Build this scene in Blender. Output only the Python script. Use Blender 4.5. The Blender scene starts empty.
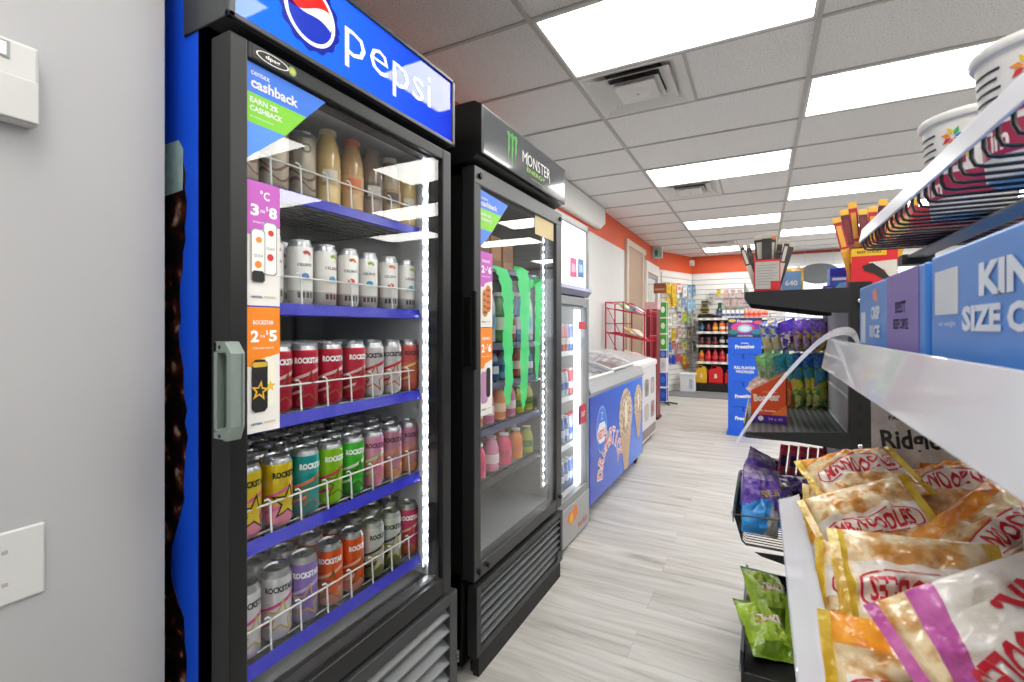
import bpy, bmesh, math, random
from mathutils import Vector, Matrix, noise
R = random.Random(7)
PI = math.pi
sc = bpy.context.scene
col = sc.collection

# ------------------------------------------------------------------ materials
def lin(h):
    h = h.lstrip('#')
    c = [int(h[i:i + 2], 16) / 255 for i in (0, 2, 4)]
    return tuple(x / 12.92 if x <= .04045 else ((x + .055) / 1.055) ** 2.4 for x in c) + (1.0,)
MATS = {}
def mat(h, rough=.5, metal=0., emit=0., spec=.5, coat=0., var=0., scale=40., bump=0., alpha=1., trans=0.):
    """procedural surface of one colour, with an optional fine noise variation"""
    key = (h, rough, metal, emit, spec, coat, var, scale, bump, alpha, trans)
    if key in MATS: return MATS[key]
    m = bpy.data.materials.new('surface_' + h.lstrip('#')); m.use_nodes = True
    nt = m.node_tree; b = nt.nodes['Principled BSDF']; c = lin(h)
    b.inputs['Base Color'].default_value = c
    b.inputs['Roughness'].default_value = rough
    b.inputs['Metallic'].default_value = metal
    b.inputs['Specular IOR Level'].default_value = spec
    b.inputs['Coat Weight'].default_value = coat
    b.inputs['Alpha'].default_value = alpha
    b.inputs['Transmission Weight'].default_value = trans
    if emit:
        b.inputs['Emission Color'].default_value = c
        b.inputs['Emission Strength'].default_value = emit
    if var or bump:
        tc = nt.nodes.new('ShaderNodeTexCoord'); n = nt.nodes.new('ShaderNodeTexNoise')
        n.inputs['Scale'].default_value = scale; n.inputs['Detail'].default_value = 4
        nt.links.new(tc.outputs['Object'], n.inputs['Vector'])
        if var:
            mx = nt.nodes.new('ShaderNodeMix'); mx.data_type = 'RGBA'
            mx.inputs['A'].default_value = tuple(max(0, x * (1 - var)) for x in c[:3]) + (1,)
            mx.inputs['B'].default_value = tuple(min(1, x * (1 + var)) for x in c[:3]) + (1,)
            nt.links.new(n.outputs['Fac'], mx.inputs['Factor']); nt.links.new(mx.outputs['Result'], b.inputs['Base Color'])
        if bump:
            bp = nt.nodes.new('ShaderNodeBump'); bp.inputs['Strength'].default_value = bump; bp.inputs['Distance'].default_value = .002
            nt.links.new(n.outputs['Fac'], bp.inputs['Height']); nt.links.new(bp.outputs['Normal'], b.inputs['Normal'])
    MATS[key] = m
    return m
def foil(h, h2=None, rough=.28, scale=25.):
    """shiny printed wrapper film, mottled between two printed colours, crinkled"""
    key = ('foil', h, h2, rough, scale)
    if key in MATS: return MATS[key]
    m = bpy.data.materials.new('wrapper_' + h.lstrip('#')); m.use_nodes = True
    nt = m.node_tree; b = nt.nodes['Principled BSDF']
    b.inputs['Roughness'].default_value = rough; b.inputs['Coat Weight'].default_value = .5
    b.inputs['Coat Roughness'].default_value = .12
    tc = nt.nodes.new('ShaderNodeTexCoord'); n = nt.nodes.new('ShaderNodeTexNoise'); n.inputs['Scale'].default_value = scale
    n.inputs['Detail'].default_value = 3
    nt.links.new(tc.outputs['Object'], n.inputs['Vector'])
    cr = nt.nodes.new('ShaderNodeValToRGB'); cr.color_ramp.elements[0].position = .42; cr.color_ramp.elements[1].position = .58
    cr.color_ramp.elements[0].color = lin(h); cr.color_ramp.elements[1].color = lin(h2 or h)
    nt.links.new(n.outputs['Fac'], cr.inputs['Fac']); nt.links.new(cr.outputs['Color'], b.inputs['Base Color'])
    n2 = nt.nodes.new('ShaderNodeTexNoise'); n2.inputs['Scale'].default_value = 48; n2.inputs['Detail'].default_value = 3
    nt.links.new(tc.outputs['Object'], n2.inputs['Vector'])
    bp = nt.nodes.new('ShaderNodeBump'); bp.inputs['Strength'].default_value = .8; bp.inputs['Distance'].default_value = .006
    nt.links.new(n2.outputs['Fac'], bp.inputs['Height']); nt.links.new(bp.outputs['Normal'], b.inputs['Normal'])
    MATS[key] = m
    return m
def glass_mat(name, tint='#ffffff', refl=1.0, haze=0.):
    """thin clear sheet: see-through with a mirror share that rises towards grazing angles"""
    m = bpy.data.materials.new(name); m.use_nodes = True; nt = m.node_tree; nt.nodes.clear(); N = nt.nodes.new; L = nt.links.new
    out = N('ShaderNodeOutputMaterial'); mx = N('ShaderNodeMixShader'); lw_ = N('ShaderNodeLayerWeight'); lw_.inputs['Blend'].default_value = .5
    pw = N('ShaderNodeMath'); pw.operation = 'POWER'; pw.inputs[1].default_value = 5; L(lw_.outputs['Facing'], pw.inputs[0])
    mu = N('ShaderNodeMath'); mu.operation = 'MULTIPLY_ADD'; mu.inputs[1].default_value = .955 * refl; mu.inputs[2].default_value = .045 * refl; L(pw.outputs[0], mu.inputs[0])
    t = N('ShaderNodeBsdfTransparent'); t.inputs['Color'].default_value = lin(tint)
    g = N('ShaderNodeBsdfGlossy'); g.inputs['Roughness'].default_value = .01
    L(mu.outputs[0], mx.inputs['Fac']); base = t.outputs[0]
    if haze:
        d = N('ShaderNodeBsdfDiffuse'); d.inputs['Color'].default_value = lin('#f2f3f8')
        m2 = N('ShaderNodeMixShader'); m2.inputs['Fac'].default_value = haze
        L(t.outputs[0], m2.inputs[1]); L(d.outputs[0], m2.inputs[2]); base = m2.outputs[0]
    L(base, mx.inputs[1]); L(g.outputs[0], mx.inputs[2]); L(mx.outputs[0], out.inputs['Surface'])
    return m
GLASS = glass_mat('clear_glass', '#fdfefe', 1.0)
GLASS2 = glass_mat('freezer_lid_glass', '#e6eaf2', 1.0, .12)
PLASTIC = glass_mat('frosted_plastic', '#f6f7fc', .8, .80)
CLEARLIP = glass_mat('clear_lip_plastic', '#f4f6fc', .9, .55)
def claw_mat():
    m = bpy.data.materials.new('translucent_green_film'); m.use_nodes = True; nt = m.node_tree
    b = nt.nodes['Principled BSDF']; b.inputs['Base Color'].default_value = lin('#4dea86'); b.inputs['Roughness'].default_value = .4
    b.inputs['Alpha'].default_value = .72
    return m
CLAW = claw_mat()

def ceiling_mat():
    m = bpy.data.materials.new('fissured_ceiling_tile'); m.use_nodes = True; nt = m.node_tree; b = nt.nodes['Principled BSDF']
    b.inputs['Roughness'].default_value = .95; b.inputs['Specular IOR Level'].default_value = .1
    tc = nt.nodes.new('ShaderNodeTexCoord'); n = nt.nodes.new('ShaderNodeTexNoise'); n.inputs['Scale'].default_value = 150; n.inputs['Detail'].default_value = 3
    cr = nt.nodes.new('ShaderNodeValToRGB'); cr.color_ramp.elements[0].position = .34; cr.color_ramp.elements[1].position = .46
    cr.color_ramp.elements[0].color = lin('#c2c1c0'); cr.color_ramp.elements[1].color = lin('#efeeed')
    nt.links.new(tc.outputs['Object'], n.inputs['Vector']); nt.links.new(n.outputs['Fac'], cr.inputs['Fac'])
    nt.links.new(cr.outputs['Color'], b.inputs['Base Color'])
    return m
def floor_mat():
    m = bpy.data.materials.new('pale_wood_plank_floor'); m.use_nodes = True; nt = m.node_tree; b = nt.nodes['Principled BSDF']
    b.inputs['Roughness'].default_value = .42; b.inputs['Specular IOR Level'].default_value = .4
    N = nt.nodes.new; L = nt.links.new
    tc = N('ShaderNodeTexCoord')
    br = N('ShaderNodeTexBrick'); br.offset = .37; br.inputs['Scale'].default_value = 1; br.inputs['Brick Width'].default_value = 1.22
    br.inputs['Row Height'].default_value = .18; br.inputs['Mortar Size'].default_value = .0016; br.inputs['Mortar Smooth'].default_value = .3
    br.inputs['Bias'].default_value = 0
    br.inputs['Color1'].default_value = (0, 0, 0, 1); br.inputs['Color2'].default_value = (1, 1, 1, 1); br.inputs['Mortar'].default_value = (.5, .5, .5, 1)
    L(tc.outputs['Object'], br.inputs['Vector'])
    mp = N('ShaderNodeMapping'); mp.inputs['Scale'].default_value = (.9, 9, 1); L(tc.outputs['Object'], mp.inputs['Vector'])
    add = N('ShaderNodeVectorMath'); add.operation = 'MULTIPLY_ADD'; add.inputs[1].default_value = (3, 3, 3)
    L(br.outputs['Color'], add.inputs[0]); L(mp.outputs['Vector'], add.inputs[2])
    n = N('ShaderNodeTexNoise'); n.inputs['Scale'].default_value = 1.6; n.inputs['Detail'].default_value = 7; n.inputs['Roughness'].default_value = .62
    n.inputs['Distortion'].default_value = .8; L(add.outputs[0], n.inputs['Vector'])
    cr = N('ShaderNodeValToRGB'); e = cr.color_ramp.elements
    e[0].position = .28; e[0].color = lin('#8a8680'); e[1].position = .62; e[1].color = lin('#c6c4c0')
    x = e.new(.42); x.color = lin('#b2aea8')
    L(n.outputs['Fac'], cr.inputs['Fac'])
    mx = N('ShaderNodeMix'); mx.data_type = 'RGBA'; mx.blend_type = 'MULTIPLY'; mx.inputs['Factor'].default_value = .10
    L(cr.outputs['Color'], mx.inputs['A']); L(br.outputs['Color'], mx.inputs['B'])
    m2 = N('ShaderNodeMix'); m2.data_type = 'RGBA'; m2.inputs['B'].default_value = lin('#a5a099')
    L(br.outputs['Fac'], m2.inputs['Factor']); L(mx.outputs['Result'], m2.inputs['A']); L(m2.outputs['Result'], b.inputs['Base Color'])
    return m
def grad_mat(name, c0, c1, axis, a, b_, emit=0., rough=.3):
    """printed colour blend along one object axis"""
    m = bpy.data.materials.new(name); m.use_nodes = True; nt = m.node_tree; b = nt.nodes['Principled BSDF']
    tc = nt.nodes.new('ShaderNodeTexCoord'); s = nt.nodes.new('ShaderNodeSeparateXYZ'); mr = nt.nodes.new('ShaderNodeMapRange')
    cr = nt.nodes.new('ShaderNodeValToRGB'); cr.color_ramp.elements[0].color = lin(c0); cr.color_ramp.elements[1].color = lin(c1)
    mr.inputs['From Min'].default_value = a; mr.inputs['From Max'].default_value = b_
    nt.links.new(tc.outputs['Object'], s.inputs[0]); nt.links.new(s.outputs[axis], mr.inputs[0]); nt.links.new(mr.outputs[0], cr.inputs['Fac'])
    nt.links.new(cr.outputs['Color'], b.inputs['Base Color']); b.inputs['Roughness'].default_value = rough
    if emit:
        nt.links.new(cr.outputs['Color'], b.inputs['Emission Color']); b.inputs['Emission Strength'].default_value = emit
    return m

BLACK = mat('#121212', .45); BLACK2 = mat('#1c1c1d', .4); DARK = mat('#2b2c2d', .45, var=.1); CHAR = mat('#3a3b3c', .42)
WHITE = mat('#e9e9e7', .5); STEEL = mat('#b9bbbd', .3, .9); CHROME = mat('#d8d8d8', .15, 1.); GREY = mat('#8c8f91', .45); LGREY = mat('#c4c6c8', .5)
WIRE = mat('#e6e6e2', .35); BLUE = mat('#1f22b8', .35); SILV = mat('#c9ccce', .25, .85); CARD = mat('#c89a62', .8)

# ------------------------------------------------------------------ text meshes
TXT = {}
def text_geo(s, bold=0.):
    """flat triangles of a word, scaled into the unit square, and its width over height"""
    k = (s, bold)
    if k in TXT: return TXT[k]
    cu = bpy.data.curves.new('word', 'FONT'); cu.body = s; cu.resolution_u = 2; cu.offset = bold; cu.align_x = 'LEFT'
    ob = bpy.data.objects.new('word', cu); col.objects.link(ob)
    dg = bpy.context.evaluated_depsgraph_get(); dg.update()
    me = bpy.data.meshes.new_from_object(ob.evaluated_get(dg))
    V = [tuple(v.co[:2]) for v in me.vertices]; F = [tuple(p.vertices) for p in me.polygons]
    bpy.data.objects.remove(ob); bpy.data.curves.remove(cu); bpy.data.meshes.remove(me)
    x0 = min(v[0] for v in V); x1 = max(v[0] for v in V); y0 = min(v[1] for v in V); y1 = max(v[1] for v in V)
    V = [((v[0] - x0) / (x1 - x0), (v[1] - y0) / max(1e-6, y1 - y0)) for v in V]
    TXT[k] = (V, F, (x1 - x0) / max(1e-6, y1 - y0))
    return TXT[k]
def cut(V, F, step):
    """2-D triangles cut along a grid so that they can follow a curved surface"""
    bm = bmesh.new(); vs = [bm.verts.new((x, y, 0)) for x, y in V]
    for f in F:
        try: bm.faces.new([vs[i] for i in f])
        except ValueError: pass
    for ax in (0, 1):
        lo = min(v[ax] for v in V); hi = max(v[ax] for v in V)
        k = math.ceil(lo / step)
        while k * step < hi:
            co = [0, 0, 0]; co[ax] = k * step; no = [0, 0, 0]; no[ax] = 1
            bmesh.ops.bisect_plane(bm, geom=bm.verts[:] + bm.edges[:] + bm.faces[:], plane_co=co, plane_no=no, dist=1e-7)
            k += 1
    bm.verts.index_update()
    r = [(v.co.x, v.co.y) for v in bm.verts], [tuple(v.index for v in f.verts) for f in bm.faces]
    bm.free()
    return r

# ------------------------------------------------------------------ mesh builder
class MB:
    def __init__(s): s.V = []; s.F = []; s.I = []; s.mats = []; s.S = []
    def mi(s, m):
        if m not in s.mats: s.mats.append(m)
        return s.mats.index(m)
    def add(s, V, F, m, smooth=False):
        n = len(s.V); s.V += [tuple(v) for v in V]; i = s.mi(m)
        for f in F: s.F.append(tuple(n + k for k in f)); s.I.append(i); s.S.append(smooth)
        return s
    def box(s, a, b, m):
        (x0, y0, z0), (x1, y1, z1) = [min(p, q) for p, q in zip(a, b)], [max(p, q) for p, q in zip(a, b)]
        V = [(x0, y0, z0), (x1, y0, z0), (x1, y1, z0), (x0, y1, z0), (x0, y0, z1), (x1, y0, z1), (x1, y1, z1), (x0, y1, z1)]
        return s.add(V, [(0, 3, 2, 1), (4, 5, 6, 7), (0, 1, 5, 4), (1, 2, 6, 5), (2, 3, 7, 6), (3, 0, 4, 7)], m)
    def prism(s, poly, axis, a, b, m):
        """polygon in the plane across AXIS (x: (y,z), y: (x,z), z: (x,y)) drawn out from a to b"""
        def p(q, t): return {'x': (t, q[0], q[1]), 'y': (q[0], t, q[1]), 'z': (q[0], q[1], t)}[axis]
        n = len(poly); V = [p(q, a) for q in poly] + [p(q, b) for q in poly]
        ar = sum(poly[i][0] * poly[(i + 1) % n][1] - poly[(i + 1) % n][0] * poly[i][1] for i in range(n))
        F = [tuple(range(n))[::-1], tuple(range(n, 2 * n))] + [(i, (i + 1) % n, n + (i + 1) % n, n + i) for i in range(n)]
        flip = (ar > 0) != (axis != 'y')
        if (b < a): flip = not flip
        if flip: F = [f[::-1] for f in F]
        return s.add(V, F, m)
    def tube(s, pts, r, m, n=6, closed=False):
        pts = [Vector(p) for p in pts]; N = len(pts); V = []; F = []
        prev = None
        for i, p in enumerate(pts):
            if closed: t = (pts[(i + 1) % N] - pts[i - 1])
            else: t = (pts[min(i + 1, N - 1)] - pts[max(i - 1, 0)])
            t.normalize()
            if prev is None:
                u = t.cross(Vector((0, 0, 1)) if abs(t.z) < .9 else Vector((1, 0, 0)))
            else:
                u = prev - t * prev.dot(t)
                if u.length < 1e-5: u = t.cross(Vector((0, 0, 1)) if abs(t.z) < .9 else Vector((1, 0, 0)))
            u.normalize(); prev = u; w = t.cross(u)
            for k in range(n):
                a = 2 * PI * k / n; V.append(p + (u * math.cos(a) + w * math.sin(a)) * r)
        for i in range(N if closed else N - 1):
            j = (i + 1) % N
            for k in range(n): F.append((i * n + k, i * n + (k + 1) % n, j * n + (k + 1) % n, j * n + k))
        if not closed: F.append(tuple(range(n))[::-1]); F.append(tuple((N - 1) * n + k for k in range(n)))
        return s.add(V, F, m, True)
    def lathe(s, prof, n, m, c=(0, 0, 0), mats=None, sx=1., sy=1., seg=None):
        """profile [(radius, height)] turned about the upright axis"""
        V = []
        for r, z in prof:
            for k in range(n):
                a = 2 * PI * k / n; V.append((c[0] + r * sx * math.cos(a), c[1] + r * sy * math.sin(a), c[2] + z))
        base = len(s.V); s.V += V
        for i in range(len(prof) - 1):
            j = s.mi(mats[i] if mats else m)
            for k in range(n):
                s.F.append((base + i * n + k, base + i * n + (k + 1) % n, base + (i + 1) * n + (k + 1) % n, base + (i + 1) * n + k)); s.I.append(j); s.S.append(True)
        for i, rev in ((0, True), (len(prof) - 1, False)):
            if prof[i][0] > 1e-5:
                f = tuple(base + i * n + k for k in range(n)); s.F.append(f[::-1] if rev else f)
                s.I.append(s.mi(mats[0 if rev else -1] if mats else m)); s.S.append(False)
        return s
    def poly(s, pts, m): return s.add(pts, [tuple(range(len(pts)))], m)
    def flat(s, V2, F, o, u, v, m):
        o, u, v = Vector(o), Vector(u), Vector(v)
        return s.add([o + u * x + v * y for x, y in V2], F, m)
    def text(s, t, o, u, v, w, h, m, bold=0., skew=0., rot=0.):
        """a word w wide and h tall, lower left corner at o, reading along u with v up"""
        V, F, asp = text_geo(t, bold)
        if w is None: w = h * asp
        ca, sa = math.cos(rot), math.sin(rot)
        W = []
        for x, y in V:
            x, y = x * w + skew * y * h, y * h; W.append((x * ca - y * sa, x * sa + y * ca))
        return s.flat(W, F, o, u, v, m)
    def wrap(s, V, F, r, z0, m, a0=0., eps=.0004):
        """flat shape (arc length, height) laid round a can of radius r"""
        V, F = cut(V, F, r * .28)
        return s.add([((r + eps) * math.cos(a0 + x / r), (r + eps) * math.sin(a0 + x / r), z0 + y) for x, y in V], F, m)
    def build(s, name, parent=None, bevel=0., loc=None, seg=2):
        me = bpy.data.meshes.new(name)
        off = Vector(loc) if loc else (wloc(parent) if parent else Vector((0, 0, 0)))
        me.from_pydata([Vector(v) - off for v in s.V], [], s.F)
        for m in s.mats: me.materials.append(m)
        me.polygons.foreach_set('material_index', s.I); me.polygons.foreach_set('use_smooth', s.S)
        me.validate(); me.update()
        if any(s.S): me.set_sharp_from_angle(angle=math.radians(42))
        o = bpy.data.objects.new(name, me); col.objects.link(o)
        if parent: o.parent = parent
        elif loc: o.location = loc
        if bevel:
            b = o.modifiers.new('edge', 'BEVEL'); b.width = bevel; b.segments = seg; b.limit_method = 'ANGLE'; b.angle_limit = math.radians(40)
        return o
def wloc(o):
    v = Vector((0, 0, 0))
    while o is not None: v += o.location; o = o.parent
    return v
def tag(o, label, cat, group=None, kind=None):
    o['label'] = label; o['category'] = cat
    if group: o['group'] = group
    elif 'group' in o: del o['group']
    if kind: o['kind'] = kind
    return o
def thing(name, label, cat, loc=(0, 0, 0), group=None):
    o = bpy.data.objects.new(name, None); col.objects.link(o); o.location = loc; o.empty_display_size = .05
    return tag(o, label, cat, group)
def struct(mb, name, bevel=0.):
    o = mb.build(name, bevel=bevel); o['kind'] = 'structure'
    return o
KIDS = {}
def kids(o):
    return [c for c in o.children]
def dup(src, loc, rz=0., label=None, cat=None, group=None, rot=None):
    r = src.copy(); col.objects.link(r); r.location = loc; r.rotation_euler = rot or (0, 0, rz)
    if label: r['label'] = label
    if cat: r['category'] = cat
    if group: r['group'] = group
    def rec(a, b):
        for ch in a.children:
            c = ch.copy(); col.objects.link(c); c.parent = b; rec(ch, c)
    rec(src, r)
    return r
def drop(o):
    for c in list(o.children): drop(c)
    bpy.data.objects.remove(o)
ORD = 'first second third fourth fifth sixth seventh eighth ninth tenth eleventh twelfth'.split()
YU, ZU, XU, NX, NY = (0, 1, 0), (0, 0, 1), (1, 0, 0), (-1, 0, 0), (0, -1, 0)
CZ = 2.709      # ceiling height
LIGHT_E = 14.0; SIGN_E = .42; LED_E = 85.0; EXPO = -.32
TEMPLATES = []

# ------------------------------------------------------------------ the room
WALLW = mat('#d9d9d8', .6, var=.03, scale=6); ORANGE = mat('#d9572a', .6, var=.04, scale=5); WALLG = mat('#b4b4b6', .55, var=.02, scale=4)
fl = MB().box((-1.9, -2.6, -.1), (4.2, 10.65, 0), floor_mat()); struct(fl, 'floor')
# wooden floor, ceiling tiles
cm = ceiling_mat(); grid_m = mat('#b9b7b4', .6)
X0, Y0, TX, TY = -.978, 2.045, 1.22, .61
LIGHTS = [(0, 0), (0, 4), (0, 8), (0, 12), (1, 2), (1, 6), (1, 10), (2, 0), (2, 4), (2, 8), (2, 12), (1, -2), (0, -4), (1, -6), (2, -4), (3, 2), (3, 6), (3, -2)]
VENTS = [(0, 1), (0, 5), (0, 11)]
skip = {}
for c, k in LIGHTS: skip[(c, k)] = 1
half = {(c, k) for c, k in VENTS}
cb = MB()
for c in range(-1, 5):
    for k in range(-8, 15):
        if (c, k) in skip: continue
        xa, xb = X0 + TX * c, X0 + TX * (c + 1); ya, yb = Y0 + TY * k, Y0 + TY * (k + 1)
        if (c, k) in half: xa += .61
        xa, xb, ya, yb = max(xa, -1.75), min(xb, 4.2), max(ya, -2.6), min(yb, 10.65)
        if xb - xa < .02 or yb - ya < .02: continue
        cb.box((xa, ya, CZ + .004), (xb, yb, CZ + .03), cm)
struct(cb, 'ceiling')
gb = MB(); w = .012
for c in range(0, 5): gb.box((X0 + TX * c - w, -2.6, CZ - .004), (X0 + TX * c + w, 10.65, CZ + .012), grid_m)
for k in range(-7, 15):
    gb.box((-1.75, Y0 + TY * k - w * .75, CZ - .0036), (4.2, Y0 + TY * k + w * .75, CZ + .011), grid_m)
for c, k in VENTS: gb.box((X0 + TX * c + .61 - w * .7, Y0 + TY * k, CZ - .0032), (X0 + TX * c + .61 + w * .7, Y0 + TY * (k + 1), CZ + .01), grid_m)
o = struct(gb, 'trim_1')
deck = MB().box((-1.9, -2.6, CZ + .16), (4.2, 10.65, CZ + .2), mat('#8a8a88', .9)); struct(deck, 'ceiling_deck')
# walls
struct(MB().box((-1.75, -2.6, 0), (-1.0, .494, CZ + .02), WALLG), 'wall_near_left')
wl = MB().box((-1.9, .494, 0), (-1.75, 9.3, 2.36), WALLW).box((-1.9, .494, 2.36), (-1.75, 9.3, CZ + .02), ORANGE); struct(wl, 'wall_left')
D0, D1 = Vector((-1.75, 9.3, 0)), Vector((-1.28, 10.5, 0)); DD = (D1 - D0).normalized(); DN = Vector((DD.y, -DD.x, 0))
def dprism(mb, a, b, t0, t1, z0, z1, m):
    """box against the slanted corner wall: a..b along it, t0..t1 out of it"""
    q = [D0 + DD * a + DN * t0, D0 + DD * b + DN * t0, D0 + DD * b + DN * t1, D0 + DD * a + DN * t1]
    mb.prism([(p.x, p.y) for p in q], 'z', z0, z1, m)
DL = (D1 - D0).length
wd = MB(); dprism(wd, 0, DL, -.15, 0, 0, 2.36, WALLW); dprism(wd, 0, DL, -.15, 0, 2.36, CZ + .02, ORANGE); struct(wd, 'wall_corner')
wb = MB().box((-1.45, 10.5, 0), (.25, 10.65, 2.36), WALLW).box((-1.45, 10.5, 2.36), (.25, 10.65, CZ + .02), ORANGE); struct(wb, 'wall_back')
ww = MB().box((.25, 10.5, 0), (.36, 10.65, CZ + .02), WALLW).box((.36, 10.5, 0), (4.2, 10.65, 1.0), WALLW).box((.36, 10.5, 2.46), (4.2, 10.65, CZ + .02), WALLW)
ww.box((3.9, 10.5, 1.0), (4.2, 10.65, 2.46), WALLW); struct(ww, 'wall_window_side')
struct(MB().box((.25, 10.488, 2.64), (4.05, 10.5, 2.69), mat('#a3352a', .5)), 'trim_2')
struct(MB().box((4.05, -2.6, 0), (4.2, 10.65, CZ + .02), WALLW), 'wall_right')
struct(MB().box((-1.9, -2.75, 0), (4.2, -2.6, CZ + .02), WALLW), 'wall_rear')
# window at the far end
t = bpy.data.objects.new('window_1', None); col.objects.link(t); t['kind'] = 'structure'
fw = MB(); fm = mat('#e4e4e6', .45)
for x in (.36, .60, 1.75, 2.85, 3.84): fw.box((x, 10.47, 1.0), (x + .05, 10.6, 2.46), fm)
fw.box((.36, 10.465, .97), (3.9, 10.6, 1.03), fm).box((.36, 10.465, 2.42), (3.9, 10.6, 2.47), fm)
fw.build('window_frame', t); MB().box((.38, 10.55, 1.0), (3.86, 10.56, 2.45), GLASS).build('window_pane', t)
# skirting at the far end of the slatted wall, slatted wall panels
SLAT = mat('#e6e5e2', .5); GROOVE = mat('#8f8d8a', .6)
sl = MB()
for i in range(22):
    z = .12 + i * .1
    sl.box((-1.26, 10.478, z + .012), (.25, 10.5, z + .1), SLAT); sl.box((-1.26, 10.494, z), (.25, 10.5, z + .012), GROOVE)
struct(sl, 'wall_back_slats')
sl = MB()
for i in range(22):
    z = .12 + i * .1
    dprism(sl, .12, DL - .03, 0, .022, z + .012, z + .1, SLAT); dprism(sl, .12, DL - .03, 0, .006, z, z + .012, GROOVE)
struct(sl, 'wall_corner_slats')
struct(MB().box((-1.75, .5, 0), (-1.735, 9.3, .1), WHITE), 'baseboard_left')
# far glazed door in the left wall
t = bpy.data.objects.new('door_1', None); col.objects.link(t); t['kind'] = 'structure'; t.location = (-1.75, 8.7, 0)
d = MB(); d.box((-1.75, 8.121, 0), (-1.70, 8.22, 2.2), WHITE).box((-1.75, 9.08, 0), (-1.70, 9.2, 2.2), WHITE).box((-1.75, 8.12, 2.2), (-1.70, 9.2, 2.38), WHITE)
d.build('door_frame', t)
d = MB(); d.box((-1.745, 8.22, 0), (-1.715, 8.30, 2.2), STEEL).box((-1.745, 9.0, 0), (-1.715, 9.08, 2.2), STEEL).box((-1.745, 8.3, 2.12), (-1.715, 9, 2.2), STEEL).box((-1.745, 8.3, 0), (-1.715, 9, .2), STEEL)
d.build('door_leaf', t); MB().box((-1.738, 8.3, .2), (-1.73, 9, 2.12), mat('#dfe6ea', .1)).build('door_pane', t)
d = MB(); d.tube([(-1.715, 8.36, 1.0), (-1.67, 8.36, 1.0), (-1.67, 8.36, 1.25), (-1.715, 8.36, 1.25)], .012, STEEL); d.build('door_handle', t)
# flat wooden door and its casing
t = bpy.data.objects.new('door_2', None); col.objects.link(t); t['kind'] = 'structure'; t.location = (-1.75, 7.5, 0)
TAN = mat('#a58d78', .5, var=.06, scale=9); d = MB()
d.box((-1.75, 6.85, 0), (-1.71, 6.95, 2.45), mat('#cdbcaa', .5)).box((-1.75, 6.85, 2.45), (-1.71, 8.12, 2.54), mat('#cdbcaa', .5)).box((-1.75, 7.86, 0), (-1.71, 7.93, 2.45), mat('#cdbcaa', .5)); d.build('door_frame', t)
MB().box((-1.748, 6.95, 0), (-1.722, 7.86, 2.45), TAN).build('door_leaf', t)
MB().box((-1.748, 7.93, 0), (-1.726, 8.12, 2.45), mat('#b49c88', .5)).build('side_panel', t)
MB().tube([(-1.722, 7.78, 1.0), (-1.68, 7.78, 1.0), (-1.68, 7.68, 1.0)], .011, STEEL).build('door_handle', t)
# grey mat strip on the floor
tag(MB().box((-1.62, 9.05, 0), (.15, 9.85, .012), mat('#77787a', .95, var=.25, scale=120)).build('floor_mat', loc=(-.7, 9.4, 0), bevel=.004), 'long grey floor mat in front of the far black shelving', 'mat')

# ceiling lights and air vents
GLOW = mat('#fffdf8', .6, emit=LIGHT_E)
proto = None
for n, (c, k) in enumerate(LIGHTS):
    x, y = X0 + TX * (c + .5), Y0 + TY * (k + .5)
    if proto is None:
        t = thing('ceiling_light', '', 'light', (0, 0, CZ)); a, b = .605, .30
        f = MB(); fm2 = mat('#dcdbd8', .5)
        for p, q in (((-a, -b), (a, -b + .022)), ((-a, b - .022), (a, b)), ((-a, -b), (-a + .022, b)), ((a - .022, -b), (a, b))):
            f.box((p[0], p[1], -.004), (q[0], q[1], .05), fm2)
        f.box((-a, -b, .05), (a, b, .06), fm2)
        f.build('light_frame', None, loc=(0, 0, 0)).parent = t
        MB().box((-a + .022, -b + .022, .002), (a - .022, b - .022, .01), GLOW).build('diffuser', None, loc=(0, 0, 0)).parent = t
        proto = t; t.location = (x, y, CZ)
    else: t = dup(proto, (x, y, CZ))
    lab = {(0, 0): 'large bright ceiling panel light nearest above the aisle, beside the square vent', (1, 2): 'bright ceiling panel light behind the white tubs on the wire shelf',
           (0, 4): 'bright ceiling panel light above the aisle, third from the camera', (1, 6): 'bright ceiling panel light over the meat stick box, fourth from the camera',
           (0, 8): 'narrow looking ceiling panel light beyond the second vent, above the freezers', (1, 10): 'narrow ceiling panel light far down on the shelf side, before the red trim',
           (0, 12): 'smallest ceiling panel light, at the far end next to the orange wall'}.get((c, k))
    if lab: tag(t, lab, 'light', 'ceiling panel lights')
    else: tag(t, 'ceiling panel light of the rows outside the aisle view', 'light', 'ceiling panel lights out of view')
proto = None
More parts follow.
